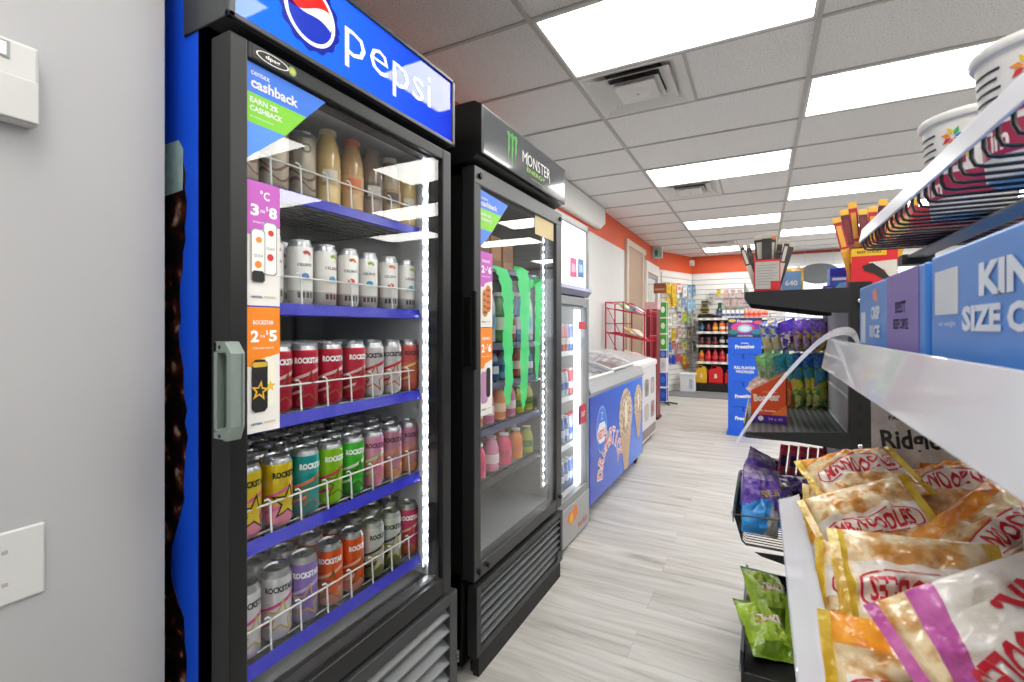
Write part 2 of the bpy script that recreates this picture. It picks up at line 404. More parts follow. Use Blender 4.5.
for n, (c, k) in enumerate(VENTS):
    x, y = X0 + TX * c + .305, Y0 + TY * (k + .5)
    lab = ['large square white ceiling vent beside the nearest panel light', 'smaller looking square ceiling vent in the middle of the aisle', 'farthest square ceiling vent beside the orange wall end'][n]
    if proto is None:
        t = thing('ceiling_vent', lab, 'vent', (0, 0, CZ), 'square ceiling vents'); vm = mat('#e2e1df', .45)
        f = MB()
        def ring(a, b, z0, z1):
            A = [(-a, -a, z0), (a, -a, z0), (a, a, z0), (-a, a, z0)]; B = [(-b, -b, z1), (b, -b, z1), (b, b, z1), (-b, b, z1)]
            f.add(A + B, [(i, (i + 1) % 4, 4 + (i + 1) % 4, 4 + i) for i in range(4)], vm)
        ring(.296, .27, 0, .0); ring(.27, .20, 0, .035); ring(.20, .165, .035, .05)
        f.build('face_plate', None, loc=(0, 0, 0)).parent = t
        f = MB(); ring(.215, .165, .0, .026); ring(.165, .15, .026, .028); f.build('outer_cone', None, loc=(0, 0, 0)).parent = t
        f = MB(); ring(.150, .12, -.004, .014); ring(.12, .0, .014, .012); f.box((-.118, -.118, -.014), (.118, .118, -.006), vm)
        f.lathe([(0, -.022), (.05, -.022), (.075, -.014)], 20, vm); f.lathe([(0, -.024), (.008, -.024), (.008, -.02)], 10, GREY); f.build('inner_cone', None, loc=(0, 0, 0)).parent = t
        f = MB(); f.lathe([(.165, .05), (.165, .15), (.02, .152)], 24, mat('#4a4a4a', .8)); f.build('duct_collar', None, loc=(0, 0, 0)).parent = t
        proto = t; t.location = (x, y, CZ)
    else: dup(proto, (x, y, CZ), label=lab)

# roller shutter housing high on the left wall
t = thing('shutter_housing', 'white roller shutter housing with chamfered lower edge high on the orange wall', 'shutter box', (-1.75, 5.0, 2.43))
WS = mat('#e3e2df', .5)
MB().prism([(3.0, 2.42), (5.50, 2.42), (5.70, 2.52), (5.70, 2.70), (3.0, 2.70)], 'x', -1.749, -1.69, WS).build('housing', t, bevel=.008)
MB().box((-1.69, 3.0, 2.43), (-1.686, 5.48, 2.436), LGREY).build('slot_seam', t)
# exit style sign, alarm sounder
t = thing('exit_sign', 'small white sign with a green running figure high beside the far door', 'sign', (-1.75, 9.0, 2.5))
MB().box((-1.75, 8.85, 2.5), (-1.58, 8.9, 2.70), WHITE).build('sign_box', t, bevel=.004)
f = MB(); f.box((-1.735, 8.848, 2.52), (-1.595, 8.8505, 2.68), mat('#9fd3c4', .4)); f.box((-1.71, 8.8465, 2.55), (-1.66, 8.848, 2.65), mat('#3c8f78', .4)); f.build('sign_face', t)
t = thing('wall_sensor', 'tiny white motion sensor in the orange corner under the ceiling', 'sensor', (-1.29, 10.4, 2.55))
MB().box((-1.32, 10.38, 2.52), (-1.22, 10.47, 2.64), WHITE).build('sensor_body', t, bevel=.02); MB().box((-1.31, 10.376, 2.54), (-1.23, 10.382, 2.58), LGREY).build('lens', t)

# thermostat and blank plate on the near wall
t = thing('thermostat', 'white thermostat box with small screen on the near grey wall', 'thermostat', (-1.0, .25, 1.62))
tm = mat('#cfcfce', .4)
MB().box((-1.0, .17, 1.555), (-.974, .310, 1.674), tm).build('case', t, bevel=.005)
MB().box((-.974, .17, 1.557), (-.969, .308, 1.620), mat('#c8c8c7', .4)).build('cover_flap', t, bevel=.002)
f = MB().box((-.9745, .17, 1.643), (-.9725, .277, 1.668), mat('#8f9496', .3)); f.box((-.973, .17, 1.646), (-.9715, .273, 1.665), mat('#eef2f2', .2)); f.build('screen', t)
t = thing('blank_plate', 'plain white blank wall plate with two screws low on the near grey wall', 'wall plate', (-1.0, .25, .89))
MB().box((-1.0, .2, .8365), (-.994, .323, .946), mat('#d2d2d1', .4)).build('plate', t, bevel=.003)
for z in (.868, .916):
    f = MB().box((-.9945, .274, z - .003), (-.993, .281, z + .003), mat('#a9a9a9', .4)); f.build('screw', t, bevel=.001)

# ------------------------------------------------------------------ cans and bottles
LIDM = mat('#c6c8ca', .28, .9); ALU = mat('#b4b6b8', .3, .85)
def star2(cx, cy, ro, ri, rot=0.):
    return [(cx + (ro if i % 2 == 0 else ri) * math.sin(i * PI / 5 + rot), cy + (ro if i % 2 == 0 else ri) * math.cos(i * PI / 5 + rot)) for i in range(10)]
def lid_parts(o, r, h):
    f = MB(); q = r * .80
    f.lathe([(r * .84, h - .006), (q + .001, h), (q - .001, h), (q - .003, h - .004), (.0001, h - .0035)], 20, LIDM); l = f.build('lid', None, loc=(0, 0, 0)); l.parent = o
    f = MB(); f.prism([(.011 * math.cos(a) - .002, .007 * math.sin(a)) for a in [i * PI / 6 for i in range(12)]], 'z', h - .0028, h - .0014, SILV)
    p = f.build('pull_tab', None, loc=(0, 0, 0)); p.parent = l
    f = MB(); f.prism([(.0085 * math.cos(a) + .013, .006 * math.sin(a)) for a in [i * PI / 5 for i in range(10)]], 'z', h - .0033, h - .0027, mat('#8c8e90', .35, .8))
    p = f.build('opening', None, loc=(0, 0, 0)); p.parent = l
STARF = [(0, 1, 9), (1, 2, 3), (3, 4, 5), (5, 6, 7), (7, 8, 9), (1, 3, 5), (1, 5, 7), (1, 7, 9)]
def can(base, top, swoosh, star='#c9a24a', txt='#ffffff', word='ROCKSTAR', fade=None):
    """tall half litre can printed with a word round its shoulder and a big star"""
    r, h = .033, .157; bm_ = mat(base, .3, .45); tm_ = mat(top, .3, .45); lo = mat(fade or base, .3, .45)
    f = MB(); pr = [(.022, .003), (.0255, 0), (.0275, .002), (r, .012), (r, .05), (r, .088), (r, .135), (r * .97, .141), (r * .85, .151)]
    f.lathe(pr, 24, bm_, mats=[ALU, ALU, lo, lo, bm_, tm_, tm_, ALU])
    sw = mat(swoosh, .3, .3)
    for dz in (0, .034): f.wrap([(-.05, .030 + dz), (.05, .062 + dz), (.05, .072 + dz), (-.05, .036 + dz)], [(0, 1, 2, 3)], r, 0, sw, 0, .0003)
    st = star2(.002, .052, .043, .018, .12); f.wrap(st, STARF, r, 0, mat(star, .3, .5), 0, .0005)
    st = star2(.002, .052, .033, .0135, .12); f.wrap(st, STARF, r, 0, bm_, 0, .0007)
    V, F, a = text_geo(word, .05); f.wrap([(x * .066 - .033, y * .0145 + .003 * math.sin(0)) for x, y in V], F, r, .109, mat(txt, .35), .02, .0006)
    o = f.build('drink_can', None, loc=(0, 0, 0)); lid_parts(o, r, h)
    return o
def slim_can(arc, blob):
    """white slim can, coloured arc near its top, small word, fruit patch, dark foot"""
    r, h = .029, .156; wm = mat('#e8e6e2', .3, .15); f = MB()
    f.lathe([(.02, .003), (.023, 0), (.0245, .002), (r, .011), (r, .034), (r, .138), (r * .85, .150)], 22, wm, mats=[ALU, ALU, mat('#b9b6b2', .3, .4), mat('#b9b6b2', .3, .4), wm, ALU])
    P = []; n = 8
    for i in range(n + 1):
        a = math.radians(15 + 130 * i / n); P.append((.012 * math.cos(a) + .004, .118 + .012 * math.sin(a)))
    for i in range(n, -1, -1):
        a = math.radians(15 + 130 * i / n); P.append((.006 * math.cos(a) + .005, .115 + .007 * math.sin(a)))
    F = [(i, i + 1, 2 * n - i, 2 * n + 1 - i) for i in range(n)]
    f.wrap(P, F, r, 0, mat(arc, .4), -.15)
    V, F, a = text_geo('CELSIUS', .02); f.wrap([(x * .036 - .018, y * .007) for x, y in V], F, r, .092, mat('#3a3a3c', .4), -.15)
    P = [(.010 * math.cos(i * PI / 4), .068 + .008 * math.sin(i * PI / 4)) for i in range(8)]
    f.wrap(P, [tuple(range(8))], r, 0, mat(blob, .4), -.1)
    for j in range(4): f.wrap([(-.018 + .01 * j, .016), (-.011 + .01 * j, .016), (-.011 + .01 * j, .03), (-.018 + .01 * j, .03)], [(0, 1, 2, 3)], r, 0, mat('#4a4846', .4), -.1)
    o = f.build('drink_can', None, loc=(0, 0, 0)); lid_parts(o, r, h)
    return o
def coffee_can(body, wave):
    r, h = .033, .16; f = MB(); b = mat(body, .35, .35)
    f.lathe([(.022, .003), (.0255, 0), (.0275, .002), (r, .012), (r, .14), (r * .85, .153)], 24, b, mats=[ALU, ALU, b, b, ALU])
    for k, z in enumerate((.028, .05)):
        P = []; n = 8
        for i in range(n + 1): P.append((-.05 + .1 * i / n, z + .012 * math.sin(i * .9 + k)))
        for i in range(n, -1, -1): P.append((-.05 + .1 * i / n, z + .007 + .014 * math.sin(i * .9 + k + .2)))
        f.wrap(P, [(i, i + 1, 2 * n - i, 2 * n + 1 - i) for i in range(n)], r, 0, mat(wave, .4), 0)
    P = [(.012 * math.cos(i * PI / 8), .118 + .012 * math.sin(i * PI / 8)) for i in range(16)]; f.wrap(P, [tuple(range(16))], r, 0, mat('#3f6a50', .4), -.1)
    P = [(.007 * math.cos(i * PI / 6), .118 + .007 * math.sin(i * PI / 6)) for i in range(12)]; f.wrap(P, [tuple(range(12))], r, 0, b, -.1, .0007)
    o = f.build('drink_can', None, loc=(0, 0, 0)); lid_parts(o, r, h)
    return o
def bottle(body, capc, lab, r=.032, h=.195, neck=.019, wide=.62, labz=(.25, .5), rough=.15, name='drink_bottle', patch=None):
    """round shouldered bottle: body, cap, paper label with a patch"""
    f = MB(); f.lathe([(r * .8, 0), (r, .006), (r, h * wide), (r * .93, h * (wide + .08)), (neck * 1.15, h * .86), (neck, h * .9), (neck, h * .95), (neck * .9, h * .955)], 20, mat(body, rough, coat=.4))
    o = f.build(name, None, loc=(0, 0, 0))
    f = MB(); f.lathe([(neck * 1.12, h * .925), (neck * 1.15, h * .93), (neck * 1.15, h * .995), (neck * 1.05, h), (0.0001, h)], 18, mat(capc, .4)); f.build('cap', None, loc=(0, 0, 0)).parent = o
    if lab:
        f = MB(); f.lathe([(r + .0006, h * labz[0]), (r + .0006, h * labz[1])], 20, mat(lab, .45))
        if patch: f.wrap([(-r * .6, h * (labz[0] + .04)), (r * .6, h * (labz[0] + .04)), (r * .6, h * (labz[1] - .05)), (-r * .6, h * (labz[1] - .05))], [(0, 1, 2, 3)], r + .0006, 0, mat(patch, .45), -.2)
        f.build('label', None, loc=(0, 0, 0)).parent = o
    return o

# ------------------------------------------------------------------ tall blue cooler (nearest)
A0, A1, FX = .53, 1.243, -.86
BLUESIDE = mat('#1650d8', .35, var=.05, scale=3)
ck = thing('drinks_cooler', 'tall glass door drinks cooler with lit blue header and blue side, nearest the camera', 'cooler', (-1.2, .88, 0))
f = MB(); f.box((-1.62, A0, .04), (-.925, A0 + .018, 2.03), BLUESIDE); f.box((-1.62, A1 - .018, .04), (-.925, A1, 2.03), BLACK)
f.box((-1.62, A0, .04), (-1.6, A1, 2.03), BLACK); f.box((-1.62, A0, 2.02), (-.925, A1, 2.04), BLACK); f.box((-1.6, A0 + .018, .04), (-.95, A1 - .018, .1), BLACK)
MUL = mat('#c3c7cb', .4); f.box((-.955, A0, .40), (-.925, A0 + .03, 1.83), BLACK).box((-.955, A1 - .034, .47), (-.9265, A1 - .03, 1.78), MUL).box((-.955, A1 - .03, .40), (-.925, A1, 1.83), BLACK).box((-.955, A0, 1.78), (-.925, A1, 2.03), BLACK).box((-.955, A0, .38), (-.925, A1, .47), BLACK)
cab = f.build('cabinet', ck)
f = MB(); LIN = mat('#e2e6ea', .4)
f.box((-1.58, A0 + .02, .44), (-1.56, A1 - .02, 1.80), mat('#c2c6ca', .5)); f.box((-1.58, A0 + .02, .44), (-.956, A0 + .03, 1.80), LIN); f.box((-1.58, A1 - .03, .44), (-.956, A1 - .02, 1.80), LIN)
f.box((-1.58, A0 + .02, 1.79), (-.956, A1 - .02, 1.80), LIN); f.box((-1.58, A0 + .02, .44), (-.94, A1 - .02, .47), mat('#8f9295', .4))
f.build('liner', ck)
# dark picture with a fizzing glass printed on the blue side
f = MB(); JAG = [(-1.12, 1.60), (-.985, 1.60)]
zz = 1.60; k = 0; pts = [(-1.3, 1.62), (-1.02, 1.62), (-1.005, 1.60)]
edge = []
for i in range(60):
    z = 1.60 - i * .0255; base = -1.005 + .012 * math.sin(i * .35) + R.uniform(-.006, .006)
    if 28 < i < 36: base -= .03 * math.sin((i - 28) / 8 * PI)
    if 44 < i < 60: base += .012 * math.sin((i - 44) / 16 * PI)
    edge.append((base, z))
pts += edge + [(-1.3, .09)]
def coke_mat():
    m = mat('#1b0f0a', .35); m = m.copy(); m.name = 'dark_fizzy_print'; nt = m.node_tree; b = nt.nodes['Principled BSDF']
    tc = nt.nodes.new('ShaderNodeTexCoord'); n = nt.nodes.new('ShaderNodeTexNoise'); n.inputs['Scale'].default_value = 26; n.inputs['Detail'].default_value = 6
    cr = nt.nodes.new('ShaderNodeValToRGB'); e = cr.color_ramp.elements; e[0].position = .5; e[0].color = lin('#0d0807'); e[1].position = .75; e[1].color = lin('#c9b49a')
    x = e.new(.6); x.color = lin('#4a1c0c')
    nt.links.new(tc.outputs['Object'], n.inputs[0]); nt.links.new(n.outputs['Fac'], cr.inputs[0]); nt.links.new(cr.outputs[0], b.inputs['Base Color'])
    return m
f.prism(pts, 'y', A0 - .0012, A0 - .0002, coke_mat()); ICE = mat('#9fb9b4', .4, var=.5, scale=60)
f.prism([(-1.3, 1.62), (-1.02, 1.62), (-1.004, 1.60), (-1.006, 1.52), (-1.3, 1.50)], 'y', A0 - .0016, A0 - .0012, ICE)
f.build('side_print', ck)
# header
hd = MB(); HF = mat('#4b4d50', .35, .4)
z0, z1 = 1.818, 2.026
hd.box((-1.0, A0 - .004, z0), (FX - .006, A1 + .003, z1), HF)
for a, b in (((A0 - .004, z0), (A1 + .003, z0 + .011)), ((A0 - .004, z1 - .011), (A1 + .003, z1)), ((A0 - .004, z0), (A0 + .01, z1)), ((A1 - .009, z0), (A1 + .003, z1))):
    hd.box((FX - .006, a[0], a[1]), (FX + .006, b[0], b[1]), HF)
h_ = hd.build('header', ck, bevel=.002)
BL = grad_mat('lit_blue_header_print', '#1d6cff', '#0b2fd0', 1, -.2, .35, emit=SIGN_E, rough=.08)
f = MB(); BL.node_tree.nodes['Principled BSDF'].inputs['Coat Weight'].default_value = .12; BL.node_tree.nodes['Principled BSDF'].inputs['Specular IOR Level'].default_value = .32; BL.node_tree.nodes['Principled BSDF'].inputs['Roughness'].default_value = .03; BL.node_tree.nodes['Principled BSDF'].inputs['Coat Roughness'].default_value = .01
f.box((FX - .006, A0 + .01, z0 + .011), (FX, A1 - .009, z1 - .011), BL); f.build('header_face', h_)
lw = mat('#f2f4ff', .1, emit=SIGN_E); f = MB(); ex = FX + .0008
T, Fc, asp = text_geo('pepsi', -.012)
f.text('pepsi', (ex, .803, 1.862), YU, ZU, .325, .118, lw, bold=-.006); f.build('header_lettering', h_)
# bottle cap emblem
f = MB(); cy, czz, rr = .708, 1.925, .066
cap = []
for i in range(72):
    a = 2 * PI * i / 72; q = 1.17 + .045 * math.cos(i * PI / 2 * .75); cap.append((cy + rr * q * math.cos(a), min(z1 - .012, czz + rr * q * math.sin(a))))
f.prism(cap, 'x', FX, FX + .0006, mat('#0a1f9e', .2, emit=SIGN_E * .6))
def disc(r, lo=-9, hi=9, n=60):
    return [(cy + r * math.cos(2 * PI * i / n), czz + r * math.sin(2 * PI * i / n)) for i in range(n)]
f.prism([(y, min(z, z1 - .012)) for y, z in disc(rr)], 'x', FX, FX + .001, mat('#f0f1f6', .2, emit=SIGN_E))
def seg(r, lo, hi, wob):
    P = []; n = 24
    for i in range(n + 1):
        t = -1 + 2 * i / n; y = r * t; b = math.sqrt(max(0, r * r - y * y)); P.append((y, max(-b, min(b, hi(t) * r))))
    for i in range(n, -1, -1):
        t = -1 + 2 * i / n; y = r * t; b = math.sqrt(max(0, r * r - y * y)); P.append((y, max(-b, min(b, lo(t) * r))))
    return [(cy + y, min(czz + z, z1 - .012)) for y, z in P]
wv = lambda t: .18 * math.sin(t * 2.6) - .1
def strip(P, m, e):
    n = len(P) // 2
    V = [(FX + e, y, z) for y, z in P]; f.add(V, [(i, i + 1, 2 * n - 2 - i, 2 * n - 1 - i) for i in range(n - 1)], m)
strip(seg(.058, lambda t: wv(t) + .30 + .28 * t * .6, lambda t: 2, 0), mat('#e0201c', .2, emit=SIGN_E), .0014)
strip(seg(.058, lambda t: -2, lambda t: wv(t) + .06 - .30 * t, 0), mat('#1030b4', .2, emit=SIGN_E), .0014)
f.build('cap_emblem', h_)
# door
dr = MB(); DF = mat('#242526', .36, .3); g0, g1, gb_, gt = .567, 1.19, .487, 1.762; dx0, dx1 = -.918, FX
dr.box((dx0, A0 + .002, .435), (dx1, g0, 1.795), DF).box((dx0, g1, .435), (dx1, 1.232, 1.795), DF).box((dx0, g0, gt), (dx1, g1, 1.795), DF).box((dx0, g0, .435), (dx1, g1, gb_), DF)
door = dr.build('door', ck, bevel=.003)
MB().box((FX - .016, g0 - .004, gb_ - .004), (FX - .010, g1 + .004, gt + .004), GLASS).build('door_glass', door)
f = MB(); gs = mat('#111112', .6)
for a, b in (((g0 - .001, gb_), (g0 + .006, gt)), ((g1 - .006, gb_), (g1 + .001, gt)), ((g0, gt - .006), (g1, gt)), ((g0, gb_), (g1, gb_ + .006))): f.box((FX - .03, a[0], a[1]), (FX - .018, b[0], b[1]), gs)
f.build('gasket', door)
HG = mat('#8d9a94', .35, .3); f = MB()
HO = [(-.876, 1.06), (-.876, 1.225), (-.835, 1.225), (-.818, 1.205), (-.818, 1.075), (-.829, 1.05), (-.86, 1.045)]
f.prism(HO, 'y', A0 - .004, A0 + .004, HG)
f.box((-.876, A0 - .018, 1.06), (-.866, A0, 1.225), HG)
f.prism([(-.835, 1.225), (-.818, 1.205), (-.818, 1.075), (-.829, 1.05), (-.840, 1.05), (-.831, 1.08), (-.831, 1.2), (-.844, 1.225)], 'y', A0 - .022, A0, HG)
f.box((-.876, A0 - .018, 1.205), (-.84, A0, 1.225), HG).box((-.876, A0 - .018, 1.05), (-.838, A0, 1.068), HG)
for z in (1.215, 1.056): f.prism([(-.858 + .004 * math.cos(a * PI / 4), z + .004 * math.sin(a * PI / 4)) for a in range(8)], 'y', A0 - .0195, A0 - .017, DARK)
hdl = f.build('handle', door, bevel=.0015); hdl['label'] = 'grey green metal pull handle'
f = MB(); f.prism([(-.866, 1.07), (-.866, 1.2), (-.842, 1.2), (-.832, 1.19), (-.832, 1.085), (-.842, 1.07)], 'y', A0 - .0055, A0 - .004, mat('#46504c', .5)); f.build('grip_recess', hdl)
f = MB(); f.box((FX - .05, 1.215, .425), (FX - .02, 1.24, .437), STEEL); f.lathe([(.006, .40), (.006, .435)], 10, CHROME, (FX - .03, 1.235, 0)); f.build('hinge', door)
# stickers on the door
sx = FX + .0012
f = MB(); P2 = [(.575, 1.792), (.675, 1.792), (.675, 1.766), (.575, 1.766)]
f.prism(P2, 'x', FX, sx, mat('#141414', .4))
oc, oz = .618, 1.779
ov = [(oc + .036 * math.cos(i * PI / 12), oz + .0105 * math.sin(i * PI / 12)) for i in range(24)]; iv = [(oc + .033 * math.cos(i * PI / 12), oz + .0088 * math.sin(i * PI / 12)) for i in range(24)]
f.add([(sx + .0004, y, z) for y, z in ov + iv], [(i, (i + 1) % 24, 24 + (i + 1) % 24, 24 + i) for i in range(24)], WHITE)
f.text('dpsg', (sx + .0004, .602, 1.774), YU, ZU, .032, .010, WHITE, bold=.03)
f.poly([(sx + .0004, .662 + .0095 * math.cos(i * PI / 8), 1.779 + .0095 * math.sin(i * PI / 8)) for i in range(16)], mat('#5fb36a', .4))
f.poly([(sx + .0007, .662 + .006 * math.cos(i * PI / 8), 1.779 + .006 * math.sin(i * PI / 8)) for i in range(16)], mat('#e0b53a', .4))
f.build('maker_sticker', door)
f = MB(); gx = FX - .0095; CB = mat('#2b78ea', .4); CG = mat('#7ed321', .4)
f.prism([(.569, 1.761), (.756, 1.757), (.705, 1.703), (.569, 1.703)], 'x', gx, gx + .001, CB); f.prism([(.569, 1.703), (.705, 1.703), (.654, 1.645), (.569, 1.645)], 'x', gx, gx + .001, CG)
f.prism([(.569, 1.645), (.654, 1.645), (.569, 1.573)], 'x', gx, gx + .001, mat('#4f93f0', .4))
g2 = gx + .0016
f.text('centex', (g2, .578, 1.738), YU, ZU, .040, .009, WHITE, bold=.01); f.text('cashback', (g2, .578, 1.713), YU, ZU, .105, .021, WHITE, bold=.03)
f.text('EARN 2%', (g2, .576, 1.684), YU, ZU, .06, .011, WHITE, bold=.03); f.text('CASHBACK', (g2, .576, 1.668), YU, ZU, .07, .011, WHITE, bold=.03)
f.text('on every purchase', (g2, .576, 1.655), YU, ZU, .05, .005, WHITE)
f.build('cashback_sticker', door)
def card(par, y0, y1, za, zb, zm, topc, big, small, head, foot, pic, gx, name='price_card'):
    """price card on the glass, coloured top half, picture of the product below"""
    f = MB(); W = mat('#efece8', .5); wy = y1 - y0; TW = mat('#ffffff', .5)
    f.box((gx, y0, za), (gx + .001, y1, zb), W); g = gx + .0016
    f.prism([(y0, zm), (y0 + wy * .30, zm), (y0 + wy * .45, zm + (zb - zm) * .12), (y1, zm + (zb - zm) * .2), (y1, zb), (y0, zb)], 'x', g - .0006, g, mat(topc, .5))
    g += .0005; hh = zb - za
    f.text(head, (g, y0 + wy * .2 if len(head) > 3 else y0 + wy * .40, zb - hh * .14), YU, ZU, wy * .6 if len(head) > 3 else wy * .28, hh * (.035 if len(head) > 3 else .075), TW, bold=.02)
    f.text(big[0], (g, y0 + wy * .13, zb - hh * .28), YU, ZU, wy * .24, hh * .095, TW, bold=.04); f.text('FOR', (g, y0 + wy * .41, zb - hh * .245), YU, ZU, wy * .14, hh * .022, TW, bold=.02)
    f.text('$', (g, y0 + wy * .57, zb - hh * .225), YU, ZU, wy * .07, hh * .04, TW); f.text(big[1], (g, y0 + wy * .66, zb - hh * .28), YU, ZU, wy * .25, hh * .095, TW, bold=.04)
    f.text(small, (g, y0 + wy * .2, zb - hh * .335), YU, ZU, wy * .6, hh * .018, TW)
    f.text(foot, (g, y0 + wy * .14, za + hh * .06), YU, ZU, wy * .33, hh * .022, mat('#2f3d78', .5), bold=.02); f.box((g - .0004, y0 + wy * .52, za + hh * .065), (g, y0 + wy * .86, za + hh * .08), mat('#d9cfae', .5))
    o = f.build(name, par)
    f = MB(); pic(f, g, y0, wy, za, hh); f.build('card_picture', o)
    return o
def rr2(y, z, w, h, c):
    return [(y + c, z), (y + w - c, z), (y + w, z + c), (y + w, z + h - c), (y + w - c, z + h), (y + c, z + h), (y, z + h - c), (y, z + c)]
def pic_slim(f, g, y0, w, za, hh):
    for k, (dy, dz, c) in enumerate(((.52, .26, '#d8342c'), (.16, .19, '#ef8d2d'))):
        y, z = y0 + w * dy, za + hh * dz; G = g + .0005 * k
        f.poly([(G, a, b) for a, b in rr2(y - .002, z - .002, w * .36 + .004, hh * .42 + .004, .005)], mat('#9a9a9a', .5)); f.poly([(G + .0002, a, b) for a, b in rr2(y, z, w * .36, hh * .42, .005)], mat('#f6f5f2', .5))
        f.poly([(G + .0004, y + w * (.2 + .09 * math.cos(i * PI / 5)), z + hh * (.34 + .025 * math.sin(i * PI / 5))) for i in range(10)], mat(c, .5))
        f.text('CELSIUS', (G + .0004, y + w * .05, z + hh * .2), YU, ZU, w * .26, hh * .022, mat('#444444', .5))
        f.poly([(G + .0004, y + w * (.18 + .1 * math.cos(i * PI / 5)), z + hh * (.14 + .03 * math.sin(i * PI / 5))) for i in range(10)], mat(c, .5))
        if k: f.poly([(G + .0004, a, b) for a, b in rr2(y, z, w * .36, hh * .09, .004)], mat('#1d1d1d', .5))
def pic_star(f, g, y0, w, za, hh):
    y, z = y0 + w * .5, za + hh * .16
    f.poly([(g, a, b) for a, b in rr2(y, z + hh * .04, w * .34, hh * .40, .006)], mat('#f4f0df', .5)); f.add([(g + .0004, a, b) for a, b in star2(y + w * .2, z + hh * .2, .012, .005)], STARF, mat('#e7c43a', .5))
    y = y0 + w * .16
    f.poly([(g + .0005, a, b) for a, b in rr2(y, z, w * .46, hh * .42, .007)], mat('#17181a', .5)); f.poly([(g + .0007, a, b) for a, b in rr2(y, z + hh * .36, w * .46, hh * .04, .004)], mat('#d8b23c', .5))
    f.add([(g + .0009, a, b) for a, b in star2(y + w * .23, z + hh * .17, .021, .0085, .15)], STARF, mat('#e8b92c', .5)); f.add([(g + .0011, a, b) for a, b in star2(y + w * .23, z + hh * .17, .012, .005, .15)], STARF, mat('#17181a', .5))
card(door, .5675, .640, 1.293, 1.534, 1.43, '#c85fc4', ('3', '8'), 'limited time offer', '°C', 'centex', pic_slim, gx + .0002)
card(door, .5675, .640, 1.046, 1.290, 1.175, '#f58a16', ('2', '5'), 'mix and match', 'ROCKSTAR', 'centex', pic_star, gx + .0002)
# lower louvred grille
def grille(par, x, y0, y1, za, zb, n, m, ms, fr=.04):
    f = MB(); f.box((x - .04, y0, za), (x, y0 + fr, zb), m).box((x - .04, y1 - fr, za), (x, y1, zb), m).box((x - .04, y0 + fr, zb - fr * .8), (x, y1 - fr, zb), m).box((x - .04, y0 + fr, za), (x, y1 - fr, za + fr * .9), m)
    f.box((x - .06, y0 + fr, za), (x - .045, y1 - fr, zb), mat('#0a0a0a', .7))
    o = f.build('grille', par, bevel=.002)
    H = (zb - za - fr * 1.7) / n
    for i in range(n):
        z = za + fr * .9 + H * i; f = MB()
        f.prism([(x - .036, z + H * .95), (x - .002, z + H * .42), (x - .002, z + H * .32), (x - .006, z + H * .32), (x - .040, z + H * .88)], 'y', y0 + fr, y1 - fr, ms); f.build('louver', o)
    return o
grille(ck, -.852, A0 + .004, A1 + .012, .06, .424, 6, mat('#3f4143', .42, .2), mat('#6d7072', .38, .3))
# LED strips with their single lamps
def led_strip(par, x, y, za, zb, n, s=1):
    f = MB(); f.box((x - .012, y - .009, za), (x, y + .009, zb), mat('#dfe3e6', .4)); o = f.build('light_strip', par)
    L_ = mat('#f3f8ff', .5, emit=LED_E); first = None
    for i in range(n):
        z = za + (zb - za) * (i + .5) / n
        if first is None:
            f = MB().lathe([(.0001, -.006), (.005, -.0035), (.0062, 0), (.005, .0035), (.0001, .006)], 8, L_); first = l = f.build('lamp', None, loc=(0, 0, 0))
        else: l = first.copy(); col.objects.link(l)
        l.parent = o; l.location = Vector((x + .001, y, z)) - wloc(o)
    return o
led_strip(ck, -.938, 1.199, .50, 1.76, 34); led_strip(ck, -.945, A0 + .045, .50, 1.76, 34)
# shelves with wire guards
SH1 = [1.5625, 1.305, 1.055, .80, .541]; CY = [.645 + .0775 * i for i in range(8)]
def shelf(par, z, y0, y1, x0, x1, lipm, guard=None, lip=.026, wm=None, rz=.062, name='shelf'):
    f = MB(); wm = wm or mat('#9a9da0', .4, .4)
    n = int((x1 - x0) / .028)
    for i in range(n): f.tube([(x0 + .028 * i + .01, y0, z - .004), (x0 + .028 * i + .01, y1, z - .004)], .0022, wm, 5)
    for y in (y0 + .02, (y0 + y1) / 2, y1 - .02): f.tube([(x0, y, z - .008), (x1, y, z - .008)], .0035, wm, 5)
    f.tube([(x0, y0, z - .006), (x0, y1, z - .006)], .004, wm, 5)
    o = f.build(name, par)
    f = MB(); f.prism([(x1, z - .004), (x1 + .006, z), (x1 + .016, z - lip), (x1 + .010, z - lip - .003)], 'y', y0, y1, lipm); f.build('shelf_lip', o)
    if guard:
        f = MB(); gx_ = x1 - .004; f.tube([(gx_, y0, z + rz), (gx_, y1, z + rz)], .0023, WIRE, 6)
        for y in guard:
            f.tube([(gx_ + .012, y, z - .02), (gx_ + .004, y, z), (gx_, y, z + rz + .004), (gx_, y - .006, z + rz + .010), (gx_, y - .014, z + rz + .010)], .0023, WIRE, 6)
        f.build('wire_guard', o)
    return o
for i, z in enumerate(SH1):
    shelf(ck, z, A0 + .032, A1 - .032, -1.55, -.958, BLUE, [.6085 + .0775 * k for k in range(9)] if i != 1 else [.61 + .155 * k for k in range(5)])

